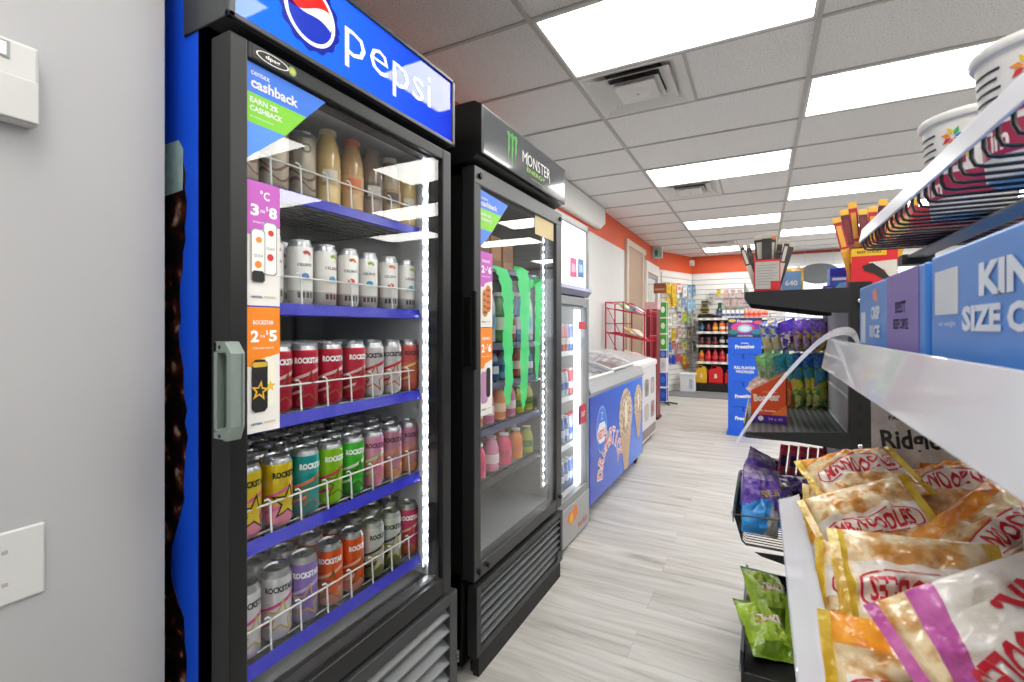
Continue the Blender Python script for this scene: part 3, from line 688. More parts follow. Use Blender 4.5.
# contents of the blue cooler
def stock(kind, slots, shelf_word, cooler_word, z, cat='can', noun='drink can', rowdx=.072, x0=-.995, cols=8, group=None):
    """slots: per column (variety key, colour words, number of rows)"""
    used = {}
    for c, s in enumerate(slots):
        if not s: continue
        proto_, words_, rows, y = s
        for rw in range(rows):
            jx, jy = R.uniform(-.002, .002), R.uniform(-.0025, .0025)
            o = dup(proto_, (x0 - rowdx * rw + jx, y + jy, z), -.28 + R.uniform(-.4, .4))
            rowt = 'front row' if rw == 0 else ORD[rw] + ' row back'
            tag(o, '%s %s, %s, %s from left, %s of %s' % (words_, noun, rowt, ORD[c], shelf_word, cooler_word), cat, group or '%s on the %s of the %s' % (noun.split()[-1] + 's', shelf_word, cooler_word))
BC = 'blue cooler'
C_RED = can('#c01f3c', '#c6263f', '#f0c9c9', '#a8653a'); C_RW = can('#d8d2cf', '#dcd8d6', '#c8283c', '#c95a4a', '#2c2a2a'); C_SAL = can('#e0685e', '#d9605a', '#f3d98a', '#c9904a', '#5a2020')
C_YEL = can('#e8c81e', '#ecd028', '#e86a9a', '#3a2e18', '#2a2412', fade='#f08aa0'); C_TEAL = can('#0f9c98', '#12a09c', '#f07a4a', '#8a7a3a', fade='#11857f'); C_LIME = can('#8fc81c', '#93cf20', '#d83a5a', '#7a7a1c')
C_GRN = can('#3fbf2a', '#46c832', '#e8f4d8', '#4a6a1c', fade='#2f9c22'); C_PNK = can('#e88aa8', '#e79ab4', '#b8e08a', '#c9a05a', '#7a2a4a'); C_MAU = can('#d08aa0', '#c88a9a', '#f09a5a', '#b8885a', '#5a2a3a', fade='#e89a6a')
C_WHT = can('#d9d6d8', '#e2e0e2', '#d83a8a', '#d8b24a', '#2a2a2e', fade='#e8e0e4'); C_LAV = can('#8a6ac0', '#9070c8', '#c8b8e8', '#d8b24a', fade='#a898c8'); C_ORG = can('#e85a22', '#ec6428', '#f8b89a', '#8a6a2a', fade='#f09a80')
C_OLV = can('#c8c8bc', '#d2d4d0', '#3a3c3a', '#b8a83a', '#222222', fade='#8a8a52'); C_PK2 = can('#d83a6a', '#d8406e', '#f8c8a8', '#c98a3a', fade='#e86a5a')
noun = 'tall can'
stock(None, [(C_RED, 'red', 4, CY[0]), (C_RED, 'red', 5, CY[1]), (C_RED, 'red', 5, CY[2]), (C_RED, 'red', 5, CY[3]), (C_RED, 'red', 5, CY[4]), (C_RW, 'white and red', 5, CY[5]), (C_RW, 'white and red', 4, CY[6]), (C_SAL, 'salmon pink', 4, CY[7] - .004)], 'third shelf', BC, SH1[2], noun=noun)
stock(None, [(C_YEL, 'yellow', 5, CY[0]), (C_YEL, 'yellow', 5, CY[1]), (C_TEAL, 'teal', 6, CY[2]), (C_LIME, 'lime green', 6, CY[3]), (C_GRN, 'bright green', 5, CY[4]), (C_PNK, 'pink', 5, CY[5]), (C_MAU, 'mauve', 5, CY[6]), (C_MAU, 'mauve', 5, CY[7] - .004)], 'fourth shelf', BC, SH1[3], noun=noun)
stock(None, [(C_WHT, 'silver white', 3, CY[0]), (C_WHT, 'silver white', 3, CY[1]), (C_LAV, 'lavender', 3, CY[2]), (C_ORG, 'orange', 5, CY[3]), (C_ORG, 'orange', 4, CY[4]), (C_OLV, 'silver and olive', 5, CY[5]), (C_OLV, 'silver and olive', 5, CY[6]), (C_PK2, 'hot pink', 4, CY[7] - .004)], 'bottom shelf', BC, SH1[4], noun=noun)
S1, S2, S3, S4 = slim_can('#e2761e', '#d8402a'), slim_can('#cf2f33', '#3f78b8'), slim_can('#8fb83a', '#3f9ac0'), slim_can('#e8862a', '#e0a02a')
yy = [.645, .715, .79, .865, .943, 1.02, 1.10, 1.178]
stock(None, [(s, w_, n, y - .004) for s, w_, n, y in zip((S4, S2, S2, S3, S1, S3, S1, S3), ('white orange-marked', 'white red-marked', 'white red-marked', 'white green-marked', 'white orange-marked', 'white green-marked', 'white orange-marked', 'white green-marked'), (2, 2, 3, 3, 3, 3, 3, 3), yy)], 'second shelf', BC, SH1[1], noun='slim can')
K1 = coffee_can('#b9ab96', '#7a5442'); K2 = coffee_can('#a89a88', '#6a4436')
B1 = bottle('#d8b878', '#d9c9a2', '#c9a564', patch='#d8d0c0'); B2 = bottle('#c9a06a', '#c96a4a', '#d2a672', patch='#d9702c'); B3 = bottle('#8a7462', '#6a6a5a', '#5a4a40', patch='#cfc6b8'); B4 = bottle('#b8a488', '#cfc6b2', '#a88a64', patch='#5a4636')
stock(None, [(K1, 'tan coffee', 1, .640), (K1, 'tan coffee', 2, .715), (K2, 'tan coffee', 2, .793)], 'top shelf', BC, SH1[0], noun='can')
for j, (b_, w_, y) in enumerate(((B1, 'creamy yellow', .872), (B2, 'caramel orange', .953), (B3, 'dark brown', 1.028), (B4, 'tan and brown', 1.104), (B1, 'creamy yellow', 1.18))):
    for rw in range(2):
        tag(dup(b_, (-.995 - .075 * rw, y, SH1[0]), -.3), '%s coffee bottle, %s, %s from left, top shelf of blue cooler' % (w_, ['front row', 'second row back'][rw], ORD[j]), 'bottle', 'coffee bottles on the top shelf')

# ------------------------------------------------------------------ black cooler
M0, M1, MX = 1.435, 2.265, -.90
mk = thing('drinks_cooler', 'black glass door cooler with green claw marks on the glass and dark header', 'cooler', (-1.25, 1.85, 0))
f = MB(); f.box((-1.66, M0, .03), (-.955, M0 + .03, 2.02), BLACK).box((-1.66, M1 - .03, .03), (-.955, M1, 2.02), BLACK).box((-1.66, M0, .03), (-1.63, M1, 2.02), BLACK).box((-1.66, M0, 2.0), (-.955, M1, 2.03), BLACK).box((-1.63, M0, .03), (-.96, M1, .36), BLACK)
f.box((-1.63, M0, 1.80), (-.955, M1, 2.0), BLACK); f.build('cabinet', mk)
f = MB(); f.box((-.985, M0 - .001, .042), (-.966, M0 - .0002, .086), mat('#d9d9d6', .5)); f.box((-.982, M0 - .0014, .052), (-.969, M0 - .001, .058), BLACK); f.box((-.982, M0 - .0014, .066), (-.969, M0 - .001, .070), BLACK); f.build('rating_label', mk)
f = MB(); f.box((-1.0, A1 + .012, 1.83), (-.985, A1 + .014, 1.9), WHITE)
f = MB(); ML = mat('#85888b', .5); f.box((-1.628, M0 + .03, .36), (-1.60, M1 - .03, 1.80), mat('#6a6d70', .5)).box((-1.6, M0 + .03, .36), (-.96, M0 + .04, 1.80), ML).box((-1.6, M1 - .04, .36), (-.96, M1 - .03, 1.8), ML).box((-1.6, M0 + .03, .36), (-.96, M1 - .03, .385), ML)
f.build('liner', mk)
# header with bevelled edges
f = MB(); HB = mat('#151617', .35)
prof = [(-1.66, 1.84), (-.93, 1.84), (-.885, 1.862), (-.868, 1.862), (-.868, 2.035), (-.90, 2.055), (-1.66, 2.055)]
f.prism(prof, 'y', M0 - .004, M1 - .035, HB); hb = f.build('header', mk, bevel=.003)
f = MB(); HFM = grad_mat('dark_header_print', '#5c6064', '#3b3e41', 1, -.4, .4, rough=.12); hx = -.8672
HFM.node_tree.nodes['Principled BSDF'].inputs['Coat Weight'].default_value = .4; HFM.node_tree.nodes['Principled BSDF'].inputs['Coat Roughness'].default_value = .02
f.box((-.868, M0 + .008, 1.868), (hx, M1 - .047, 2.028), HFM); f.build('header_face', hb)
hx += .0008; f = MB(); GRN = mat('#3fae2e', .3); VN = mat('#e9ebe8', .3)
for k, (y0, L_) in enumerate(((1.622, .108), (1.652, .126), (1.682, .096))):
    f.poly([(hx, y, z) for y, z in [(y0 - .008, 2.006), (y0 + .012, 2.012), (y0 + .020, 1.998), (y0 + .013, 1.97), (y0 + .015, 1.95), (y0 + .009, 2.002 - L_ * .7), (y0 + .006, 2.006 - L_), (y0 + .001, 2.0 - L_ * .62), (y0 + .002, 1.99)]], GRN)
f.build('claw_emblem', hb)
f = MB(); f.text('MONSTER', (hx, 1.750, 1.930), YU, ZU, .285, .048, VN, bold=-.004); f.box((hx - .0006, 1.797, 1.925), (hx, 1.800, 1.985), VN); f.box((hx - .0006, 2.028, 1.915), (hx, 2.033, 1.935), VN)
f.text('ENERGY', (hx, 1.79, 1.902), YU, ZU, .19, .018, mat('#8fc23a', .35), bold=.01); f.box((hx - .0006, 1.83, 1.882), (hx, 1.96, 1.885), mat('#6d7a3c', .4)); f.build('header_lettering', hb)
# door
DFM = mat('#565859', .4, .4); f = MB(); a0, a1 = M0 - .003, M1 - .0; q0, q1, qb, qt = 1.478, 2.195, .395, 1.762
f.box((-.952, a0, .345), (MX, q0, 1.825), mat('#2a2b2c', .4)).box((-.952, q1, .345), (MX, a1, 1.825), mat('#2a2b2c', .4)).box((-.952, q0, qt), (MX, q1, 1.825), DFM).box((-.952, q0, .345), (MX, q1, qb), mat('#2f3031', .4))
md = f.build('door', mk, bevel=.003)
f = MB(); f.box((MX - .006, a0 + .0, 1.765), (MX + .002, a1, 1.826), DFM); f.build('door_rail', md, bevel=.002)
MB().box((MX - .014, q0 - .003, qb - .003), (MX - .009, q1 + .003, qt + .003), GLASS).build('door_glass', md)
for yy_, zz_ in ((M0 + .03, 1.795), (M1 - .03, 1.795), (M0 + .03, .372), (M0 + .09, .372), (M1 - .03, .40)):
    f = MB(); P = [(yy_ + .011 * math.cos(i * PI / 8), zz_ + .011 * math.sin(i * PI / 8)) for i in range(16)]; f.prism(P, 'x', MX + .0022, MX + .012, BLACK); f.build('door_knob', md, bevel=.002)
f = MB(); f.box((-.94, M0 - .003 - .012, 1.12), (-.905, M0 - .003, 1.36), mat('#0c0c0c', .35)); f.box((-.905, M0 - .016, 1.1), (-.885, M0 + .0, 1.38), BLACK); f.build('handle', md, bevel=.004)
gx = MX - .0085
f = MB(); f.prism([(1.479, 1.755), (1.70, 1.742), (1.645, 1.688), (1.479, 1.688)], 'x', gx, gx + .001, CB); f.prism([(1.479, 1.688), (1.645, 1.688), (1.57, 1.612), (1.479, 1.612)], 'x', gx, gx + .001, CG); f.prism([(1.479, 1.612), (1.57, 1.612), (1.479, 1.538)], 'x', gx, gx + .001, mat('#3f7ee8', .4))
f.text('centex', (gx + .0016, 1.49, 1.722), YU, ZU, .05, .01, WHITE, bold=.01); f.text('cashback', (gx + .0016, 1.49, 1.698), YU, ZU, .12, .02, WHITE, bold=.03); f.text('EARN 2%', (gx + .0016, 1.49, 1.662), YU, ZU, .07, .011, WHITE, bold=.03); f.text('CASHBACK', (gx + .0016, 1.49, 1.645), YU, ZU, .08, .011, WHITE, bold=.03)
f.build('cashback_sticker', md)
def pic_bar(f, g, y0, w, za, hh):
    for k in range(2):
        y = y0 + w * (.2 + .24 * k); f.poly([(g + .0004 * k, a, b) for a, b in rr2(y, za + hh * (.14 + .06 * k), w * .42, hh * .36, .012)], mat(['#c98a4a', '#d8783a'][k], .5))
        for j in range(4): f.poly([(g + .0004 * k + .0003, a, b) for a, b in rr2(y + w * .06, za + hh * (.18 + .06 * k + .08 * j), w * .3, hh * .03, .004)], mat('#8a5026', .5))
def pic_tall(f, g, y0, w, za, hh):
    f.poly([(g, a, b) for a, b in rr2(y0 + w * .1, za + hh * .14, w * .5, hh * .36, .008)], mat('#b98ab0', .5)); f.poly([(g + .0003, a, b) for a, b in rr2(y0 + w * .5, za + hh * .2, w * .32, hh * .34, .008)], mat('#1e1b1a', .5))
card(md, 1.480, 1.572, 1.252, 1.530, 1.40, '#c85fc4', ('2', '6'), 'limited time offer', 'DONUTS', 'centex', pic_bar, gx)
card(md, 1.480, 1.572, .925, 1.249, 1.10, '#f58a16', ('2', '6'), 'mix and match', 'DRINKS', 'centex', pic_tall, gx)
# clear film claw marks on the glass
f = MB()
def drip(pts, tip):
    """ragged vertical claw mark: centre line (y,z,half width)"""
    Lh, Rh = [], []
    n = len(pts)
    for i in range(n - 1):
        for j in range(5):
            t = j / 5; y = pts[i][0] * (1 - t) + pts[i + 1][0] * t; z = pts[i][1] * (1 - t) + pts[i + 1][1] * t; h = 1.15 * (pts[i][2] * (1 - t) + pts[i + 1][2] * t)
            Lh.append((y - h * R.uniform(.8, 1.2), z)); Rh.append((y + h * R.uniform(.8, 1.2), z))
    Lh.append((pts[-1][0], pts[-1][1])); Rh.append((pts[-1][0] + .003, pts[-1][1] + .002))
    V = [(gx + .0005, y, z) for y, z in Lh + Rh]; m_ = len(Lh)
    f.add(V, [(i, m_ + i, m_ + i + 1, i + 1) for i in range(m_ - 1)], CLAW)
drip([(1.575, 1.475, .004), (1.60, 1.488, .018), (1.645, 1.482, .045), (1.675, 1.45, .050), (1.70, 1.40, .040), (1.705, 1.30, .034), (1.70, 1.18, .034), (1.71, 1.05, .032), (1.70, .98, .026), (1.705, .93, .008)], 0)
drip([(1.755, 1.488, .008), (1.79, 1.508, .03), (1.83, 1.498, .055), (1.855, 1.44, .050), (1.86, 1.34, .042), (1.855, 1.18, .036), (1.85, 1.02, .034), (1.845, .95, .024), (1.84, .90, .008)], 0)
drip([(1.90, 1.42, .006), (1.935, 1.45, .03), (1.985, 1.475, .052), (2.01, 1.42, .042), (2.0, 1.32, .032), (1.99, 1.20, .028), (1.985, 1.10, .022), (1.98, 1.0, .006)], 0)
f.build('claw_graphic', md)
f = MB(); f.box((gx, 1.96, 1.675), (gx + .001, 2.175, 1.765), mat('#cdb98c', .6)); f.build('paper_notice', md)
led_strip(mk, -.965, 2.18, .45, 1.74, 34); led_strip(mk, -.965, 1.49, .45, 1.74, 20)
grille(mk, -.892, M0 + .002, M1 - .005, .075, .325, 6, mat('#2c2d2e', .42, .2), mat('#4c5052', .4, .3), fr=.03)
f = MB(); f.box((-.92, M0 + .02, .0), (-.895, M1 - .03, .07), mat('#0e0e0e', .6)); f.build('plinth', mk)
f = MB(); P = [(2.19 + .022 * math.cos(i * PI / 10), .125 + .022 * math.sin(i * PI / 10)) for i in range(20)]; f.prism(P, 'x', -.892, -.884, DARK); f.build('badge', mk, bevel=.002)
for y in (M0 + .05, M1 - .05):
    for x in (-.93, -1.6): MB().lathe([(.018, 0), (.018, .025), (.008, .025), (.008, .035)], 10, BLACK, (x, y, 0)).build('foot', mk)
MS = [1.505, 1.185, 1.02, .845, .635]; SLIP = mat('#2a2b5a', .4)
for z in MS: shelf(mk, z, M0 + .045, M1 - .045, -1.58, -.985, SLIP if z > .7 else BLACK, None, wm=mat('#3a3c3e', .4, .3))
# what stands in the black cooler
def snack_box(c1, c2, w=.09, d=.07, h=.13):
    f = MB(); f.box((-d / 2, -w / 2, 0), (d / 2, w / 2, h), mat(c1, .6)); o = f.build('drink_carton', None, loc=(0, 0, 0), bevel=.002)
    f = MB(); f.box((d / 2, -w * .4, h * .25), (d / 2 + .0006, w * .4, h * .75), mat(c2, .6)); f.build('front_panel', None, loc=(0, 0, 0)).parent = o
    return o
X1 = snack_box('#8a5a34', '#a87444'); X2 = snack_box('#a06c3e', '#7a4c2c')
W1 = bottle('#4f9a38', '#3fae2e', '#cfe4b8', h=.23, r=.034); W2 = bottle('#b9c6ce', '#e8e8ea', '#7aa8cc', h=.24, r=.034); W3 = bottle('#2f7a34', '#f0f0ee', '#d8e6d0', h=.22, r=.034); W4 = bottle('#a83a30', '#e8e8e6', '#e8d8c8', h=.15, r=.034); W5 = bottle('#3f78b0', '#e8e8ea', '#d8e4ee', h=.23, r=.034)
W6 = bottle('#2f5a88', '#2a3f5a', '#dfe3e6', h=.13, r=.032); W7 = bottle('#8fc8d8', '#3f9ac0', '#2f7ab0', h=.13, r=.032)
D1_ = bottle('#d88aa8', '#e8d8d8', '#f0e0e4', h=.15, r=.033); D2_ = bottle('#e8a070', '#f0e8e0', '#f4d8b8', h=.15, r=.033); D3_ = bottle('#e84878', '#f0f0f0', '#c8325a', h=.14, r=.033); D4_ = bottle('#7ab83a', '#e8e8e8', '#4f9a2a', h=.14, r=.033); D5_ = bottle('#e8862e', '#f0f0f0', '#d8701e', h=.14, r=.033); D6_ = bottle('#a8b23a', '#d8d8c8', '#5a7a2a', h=.13, r=.033)
for z, wd_, items in ((MS[0], 'top shelf', [(X1, 'dark brown carton', 'carton'), (X2, 'brown carton', 'carton'), (X1, 'dark brown carton', 'carton'), (X2, 'brown carton', 'carton')]),
                      (MS[1], 'second shelf', [(W1, 'green water bottle', 'bottle'), (W2, 'clear water bottle', 'bottle'), (W2, 'clear water bottle', 'bottle'), (W3, 'dark green bottle', 'bottle'), (W4, 'short red bottle', 'bottle'), (W5, 'blue sports bottle', 'bottle'), (W2, 'clear water bottle', 'bottle')]),
                      (MS[2], 'third shelf', [(W6, 'small dark blue bottle', 'bottle'), (W7, 'small pale blue bottle', 'bottle'), (W6, 'small dark blue bottle', 'bottle'), (W7, 'small pale blue bottle', 'bottle'), (W4, 'short red bottle', 'bottle'), (W6, 'small dark blue bottle', 'bottle')]),
                      (MS[3], 'fourth shelf', [(D1_, 'pink yogurt drink', 'bottle'), (D2_, 'peach yogurt drink', 'bottle'), (D1_, 'pink yogurt drink', 'bottle'), (D2_, 'peach yogurt drink', 'bottle'), (D1_, 'pink yogurt drink', 'bottle'), (D6_, 'olive drink bottle', 'bottle'), (D6_, 'olive drink bottle', 'bottle')]),
                      (MS[4], 'lowest shelf', [(D4_, 'green juice bottle', 'bottle'), (D3_, 'magenta juice bottle', 'bottle'), (D1_, 'pink juice bottle', 'bottle'), (D3_, 'magenta juice bottle', 'bottle'), (D5_, 'orange juice bottle', 'bottle'), (D6_, 'olive juice bottle', 'bottle')])):
    n = len(items); used = {}
    for i, (p, w_, c_) in enumerate(items):
        y = 1.55 + (2.12 - 1.55) * i / max(1, n - 1) if n > 4 else 1.55 + .105 * i
        for rw in range(2):
            tag(dup(p, (-1.03 - .08 * rw, y + R.uniform(-.004, .004), z), 0 if c_ == 'carton' else R.uniform(-.8, .8)), '%s, %s, %s from left, %s of the black cooler' % (w_, ['front row', 'second row'][rw], ORD[i], wd_), c_, 'drinks on the %s of the black cooler' % wd_)

# ------------------------------------------------------------------ slim silver cooler
T0, T1, TX_ = 2.30, 2.912, -.97
tk = thing('drinks_cooler', 'slim silver grey cooler with white lit header and orange bull emblem at its foot', 'cooler', (-1.3, 2.6, 0))
SG = mat('#8f9293', .4, .45); f = MB()
f.box((-1.65, T0, .02), (-1.0, T0 + .025, 1.9), SG).box((-1.65, T1 - .025, .02), (-1.0, T1, 1.9), SG).box((-1.65, T0, .02), (-1.62, T1, 1.9), SG).box((-1.65, T0, 1.88), (-1.0, T1, 1.9), SG).box((-1.62, T0, .02), (-1.0, T1, .25), SG)
f.box((-1.62, T0, 1.40), (-1.0, T1, 1.44), SG); f.build('cabinet', tk, bevel=.003)
f = MB(); LW = mat('#eceeee', .4); f.box((-1.62, T0 + .025, .25), (-1.6, T1 - .025, 1.4), LW).box((-1.6, T0 + .025, .25), (-1.0, T0 + .03, 1.4), LW).box((-1.6, T1 - .03, .25), (-1.0, T1 - .025, 1.4), LW); f.build('liner', tk)
f = MB(); f.box((TX_ - .03, T0, 1.44), (TX_, T0 + .03, 1.885), SG).box((TX_ - .03, T1 - .03, 1.44), (TX_, T1, 1.885), SG).box((TX_ - .03, T0, 1.85), (TX_, T1, 1.885), SG); th = f.build('header', tk, bevel=.003)
f = MB(); f.box((TX_ - .025, T0 + .03, 1.48), (TX_ - .012, T1 - .03, 1.85), mat('#f6f6f4', .4, emit=.9)); f.build('header_face', th)
f = MB(); hx2 = TX_ - .011
for y, z, c, c2 in ((2.60, 1.545, '#e04a86', '#f4b0c8'), (2.73, 1.555, '#4a7ab8', '#a8cbe8')):
    f.prism([(y, z), (y + .11, z + .005), (y + .105, z + .115), (y + .005, z + .115)], 'x', hx2, hx2 + .001, mat(c, .4)); f.prism([(y + .02, z + .03), (y + .09, z + .035), (y + .085, z + .08), (y + .025, z + .08)], 'x', hx2 + .001, hx2 + .0015, mat(c2, .4))
f.build('printed_packets', th)
f = MB(); f.prism([(TX_ - .01, 1.44), (TX_ + .02, 1.47), (TX_ + .016, 1.49), (TX_ - .02, 1.50)], 'y', T0 + .02, T1 - .005, mat('#8a8fb0', .35, .3)); f.build('header_lip', th)
f = MB(); f.box((-1.0, T0 + .005, .235), (TX_, T0 + .04, 1.43), SG).box((-1.0, T1 - .045, .235), (TX_, T1 - .003, 1.43), SG).box((-1.0, T0 + .04, 1.37), (TX_, T1 - .045, 1.43), SG).box((-1.0, T0 + .04, .235), (TX_, T1 - .045, .28), SG); td = f.build('door', tk, bevel=.003)
MB().box((TX_ - .012, T0 + .038, .278), (TX_ - .008, T1 - .043, 1.372), GLASS).build('door_glass', td)
f = MB(); f.box((TX_, T0 + .03, 1.375), (TX_ + .002, T1 - .12, 1.383), BLACK); f.build('door_slot', td)
f = MB(); RD = mat('#cf2238', .4); f.box((TX_ - .007, 2.73, .66), (TX_ - .005, 2.862, .775), RD); f.box((TX_ - .005, 2.735, .68), (TX_ - .0045, 2.765, .76), mat('#2a3a8a', .4)); f.text('2/$7', (TX_ - .0042, 2.775, .70), YU, ZU, .07, .035, WHITE, bold=.03); f.build('price_card', td)
f = MB(); f.box((TX_ - .007, 2.73, 1.24), (TX_ - .005, 2.862, 1.285), RD); f.build('red_sticker', td)
f = MB(); f.box((-1.0, T0 + .005, .02), (TX_ + .002, T1 - .003, .232), mat('#a9abac', .4, .3)); kp = f.build('kick_panel', tk, bevel=.004)
f = MB(); bx = TX_ + .0026; OR = mat('#e8791e', .4); f.poly([(bx, y, z) for y, z in [(2.52, .15), (2.55, .20), (2.60, .185), (2.64, .215), (2.68, .2), (2.69, .16), (2.66, .12), (2.62, .135), (2.58, .11), (2.55, .14)]], OR); f.poly([(bx + .0004, 2.585 + .028 * math.cos(i * PI / 8), .155 + .028 * math.sin(i * PI / 8)) for i in range(16)], mat('#e8b43a', .4))
f.text('Red Bull', (bx, 2.70, .055), YU, ZU, .15, .035, mat('#b8283a', .4), bold=.02); f.build('bull_emblem', kp)
f = MB(); f.box((-1.01, 2.74, .29), (-.99, 2.80, 1.36), mat('#f4fbff', .4, emit=4.)); f.build('light_tube', tk)
for x in (-1.03, -1.58):
    for y in (T0 + .05, T1 - .05): MB().lathe([(.016, 0), (.016, .022)], 10, BLACK, (x, y, 0)).build('foot', tk)
TS = [.29, .56, .84, 1.11]
for z in TS: shelf(tk, z, T0 + .032, T1 - .032, -1.58, -1.03, mat('#cfd6dc', .4), None, wm=mat('#d8dadc', .4, .2))
RB = [bottle('#3f6ab8', '#c8ccd0', '#c8d4e8', r=.027, h=.16), bottle('#b8c4d0', '#d8322e', '#2f5fae', r=.027, h=.16), bottle('#c83a4a', '#d8d8d8', '#e8e0d8', r=.027, h=.16), bottle('#e0b82e', '#c8ccd0', '#f0e4b0', r=.027, h=.16)]
for i, z in enumerate(TS):
    for j in range(8):
        k = (i + j // 2) % 3 if i else 3 if j < 4 else 0
        tag(dup(RB[k], (-1.06, T0 + .075 + .066 * j, z), R.uniform(-.5, .5)), '%s slim bottle, %s from left, %s shelf of the slim silver cooler' % (['blue', 'pale silver', 'red', 'yellow'][k], ORD[j], ['bottom', 'third', 'second', 'top'][i]), 'bottle', 'slim bottles in the silver cooler')

# ------------------------------------------------------------------ chest freezers
fz = thing('chest_freezer', 'blue chest freezer with ice cream cone picture and curved sliding glass lids', 'freezer', (-1.3, 3.73, 0))
Z0, Z1, ZF = 2.952, 4.50, -.98
FB = grad_mat('blue_freezer_print', '#1240b8', '#3f7ce8', 1, -.75, .7, rough=.25)
f = MB(); f.box((-1.66, Z0, .085), (ZF, Z1, .80), FB); fb = f.build('body', fz, bevel=.012)
f = MB(); RM = mat('#a8aaab', .35, .3)
f.prism([(-1.67, .795), (ZF - .005, .795), (ZF + .012, .825), (ZF - .012, .885), (ZF - .06, .895), (ZF - .07, .87), (-1.60, .87), (-1.60, .96), (-1.67, .96)], 'y', Z0 - .008, Z0 + .05, RM)
f.prism([(-1.67, .795), (ZF - .005, .795), (ZF + .012, .825), (ZF - .012, .885), (ZF - .06, .895), (ZF - .07, .87), (-1.60, .87), (-1.60, .96), (-1.67, .96)], 'y', Z1 - .05, Z1 + .008, RM)
f.prism([(ZF - .09, .795), (ZF - .005, .795), (ZF + .012, .825), (ZF - .012, .885), (ZF - .06, .895), (ZF - .09, .87)], 'y', Z0 + .05, Z1 - .05, RM)
f.box((-1.67, Z0 + .05, .795), (-1.60, Z1 - .05, .96), RM); f.build('rim', fz)
f = MB(); f.box((-1.60, Z0 + .05, .80), (ZF - .09, Z1 - .05, .806), mat('#eef0f2', .5)); f.build('inner_floor', fz)
def lid(y0, y1, dz):
    arc = []
    for i in range(13):
        t = i / 12; arc.append((ZF - .075 - .545 * t, .897 + dz + .10 * math.sin(t * PI * .62)))
    f = MB(); V = [(x, y, z) for y in (y0, y1) for x, z in arc]; f.add(V, [(i, i + 1, 14 + i, 13 + i) for i in range(12)], GLASS2, True); o = f.build('glass_lid', fz)
    f = MB(); LM = mat('#dfe0e2', .35)
    for y in (y0, y1): f.tube([(x, y, z) for x, z in arc], .010, LM, 6)
    f.tube([(arc[0][0], y0, arc[0][1]), (arc[0][0], y1, arc[0][1])], .011, LM, 6); f.tube([(arc[-1][0], y0, arc[-1][1]), (arc[-1][0], y1, arc[-1][1])], .011, LM, 6); f.build('lid_frame', o)
lid(Z0 + .06, 3.76, 0); lid(3.72, Z1 - .06, .018)
f = MB(); px = ZF + .0015
# logo badge, word on an arc, cones
f.poly([(px, 3.21 + .125 * math.cos(i * PI / 16), .545 + .165 * math.sin(i * PI / 16)) for i in range(32)], mat('#7fb2f0', .4)); f.poly([(px + .0006, 3.21 + .112 * math.cos(i * PI / 16), .545 + .150 * math.sin(i * PI / 16)) for i in range(32)], mat('#2a68d8', .4))
f.prism(rr2(3.105, .455, .21, .14, .05), 'x', px + .001, px + .0016, mat('#eef0f4', .4)); f.text('NESTLÉ', (px + .002, 3.12, .485), YU, ZU, .18, .075, mat('#c8283a', .4), bold=.03)
f.text('Z', (px + .002, 3.185, .615), YU, ZU, .05, .05, WHITE)
f.build('badge', fb)
f = MB(); word = 'DRUMSTICK'; RDm = mat('#d8343e', .4); cy_, cz_, ra = 3.43, .21, .25
for pas, (bo, m_, e) in enumerate(((.09, WHITE, 0), (.0, RDm, .0008))):
    for i, ch in enumerate(word):
        a = math.radians(172 - 158 * i / (len(word) - 1)); oy, oz_ = cy_ + ra * math.cos(a), cz_ + ra * math.sin(a) * .95
        u = Vector((0, math.sin(a), -math.cos(a))); v = Vector((0, math.cos(a), math.sin(a))); wch = .02 if ch == 'I' else .06
        g = .012 if pas == 0 else 0
        f.text(ch, Vector((px + e, oy, oz_)) - u * (wch / 2 + g) - v * (.045 + g), u, v, wch + 2 * g, .11 + 2 * g, m_, bold=bo)
f.build('arched_lettering', fb)
def nutty():
    m = mat('#b59a7c', .7).copy(); m.name = 'nut_sprinkled_print'; nt = m.node_tree; b = nt.nodes['Principled BSDF']; tc = nt.nodes.new('ShaderNodeTexCoord'); n = nt.nodes.new('ShaderNodeTexVoronoi'); n.inputs['Scale'].default_value = 38
    cr = nt.nodes.new('ShaderNodeValToRGB'); e = cr.color_ramp.elements; e[0].color = lin('#e4d6c0'); e[0].position = .2; e[1].color = lin('#9a8068'); e[1].position = .7
    nt.links.new(tc.outputs['Object'], n.inputs['Vector']); nt.links.new(n.outputs['Distance'], cr.inputs[0]); nt.links.new(cr.outputs[0], b.inputs['Base Color'])
    return m
NUT = nutty()
for cy2, cs2, cz2 in ((3.87, 1.0, .53), (4.31, .72, .58)):
    f = MB(); P = [(cy2 + cs2 * .21 * math.cos(a), cz2 + cs2 * .225 * math.sin(a)) for a in [-.7 + i * (PI + 1.4) / 30 for i in range(31)]]
    f.prism(P, 'x', px, px + .0008, NUT); f.prism([(cy2 - cs2 * .165, cz2 - cs2 * .14), (cy2 + cs2 * .165, cz2 - cs2 * .14), (cy2 + cs2 * .07, max(.1, cz2 - cs2 * .43)), (cy2 - cs2 * .05, max(.1, cz2 - cs2 * .43))], 'x', px, px + .0012, mat('#c0a488', .6, var=.35, scale=60))
    f.prism([(cy2 - .045 * cs2, cz2 + .09 * cs2), (cy2 + .03 * cs2, cz2 + .13 * cs2), (cy2 + .06 * cs2, cz2 - .02 * cs2), (cy2 - .02 * cs2, cz2 - .10 * cs2)], 'x', px, px + .0014, mat('#e8dccb', .6)); f.build('cone_picture', fb)
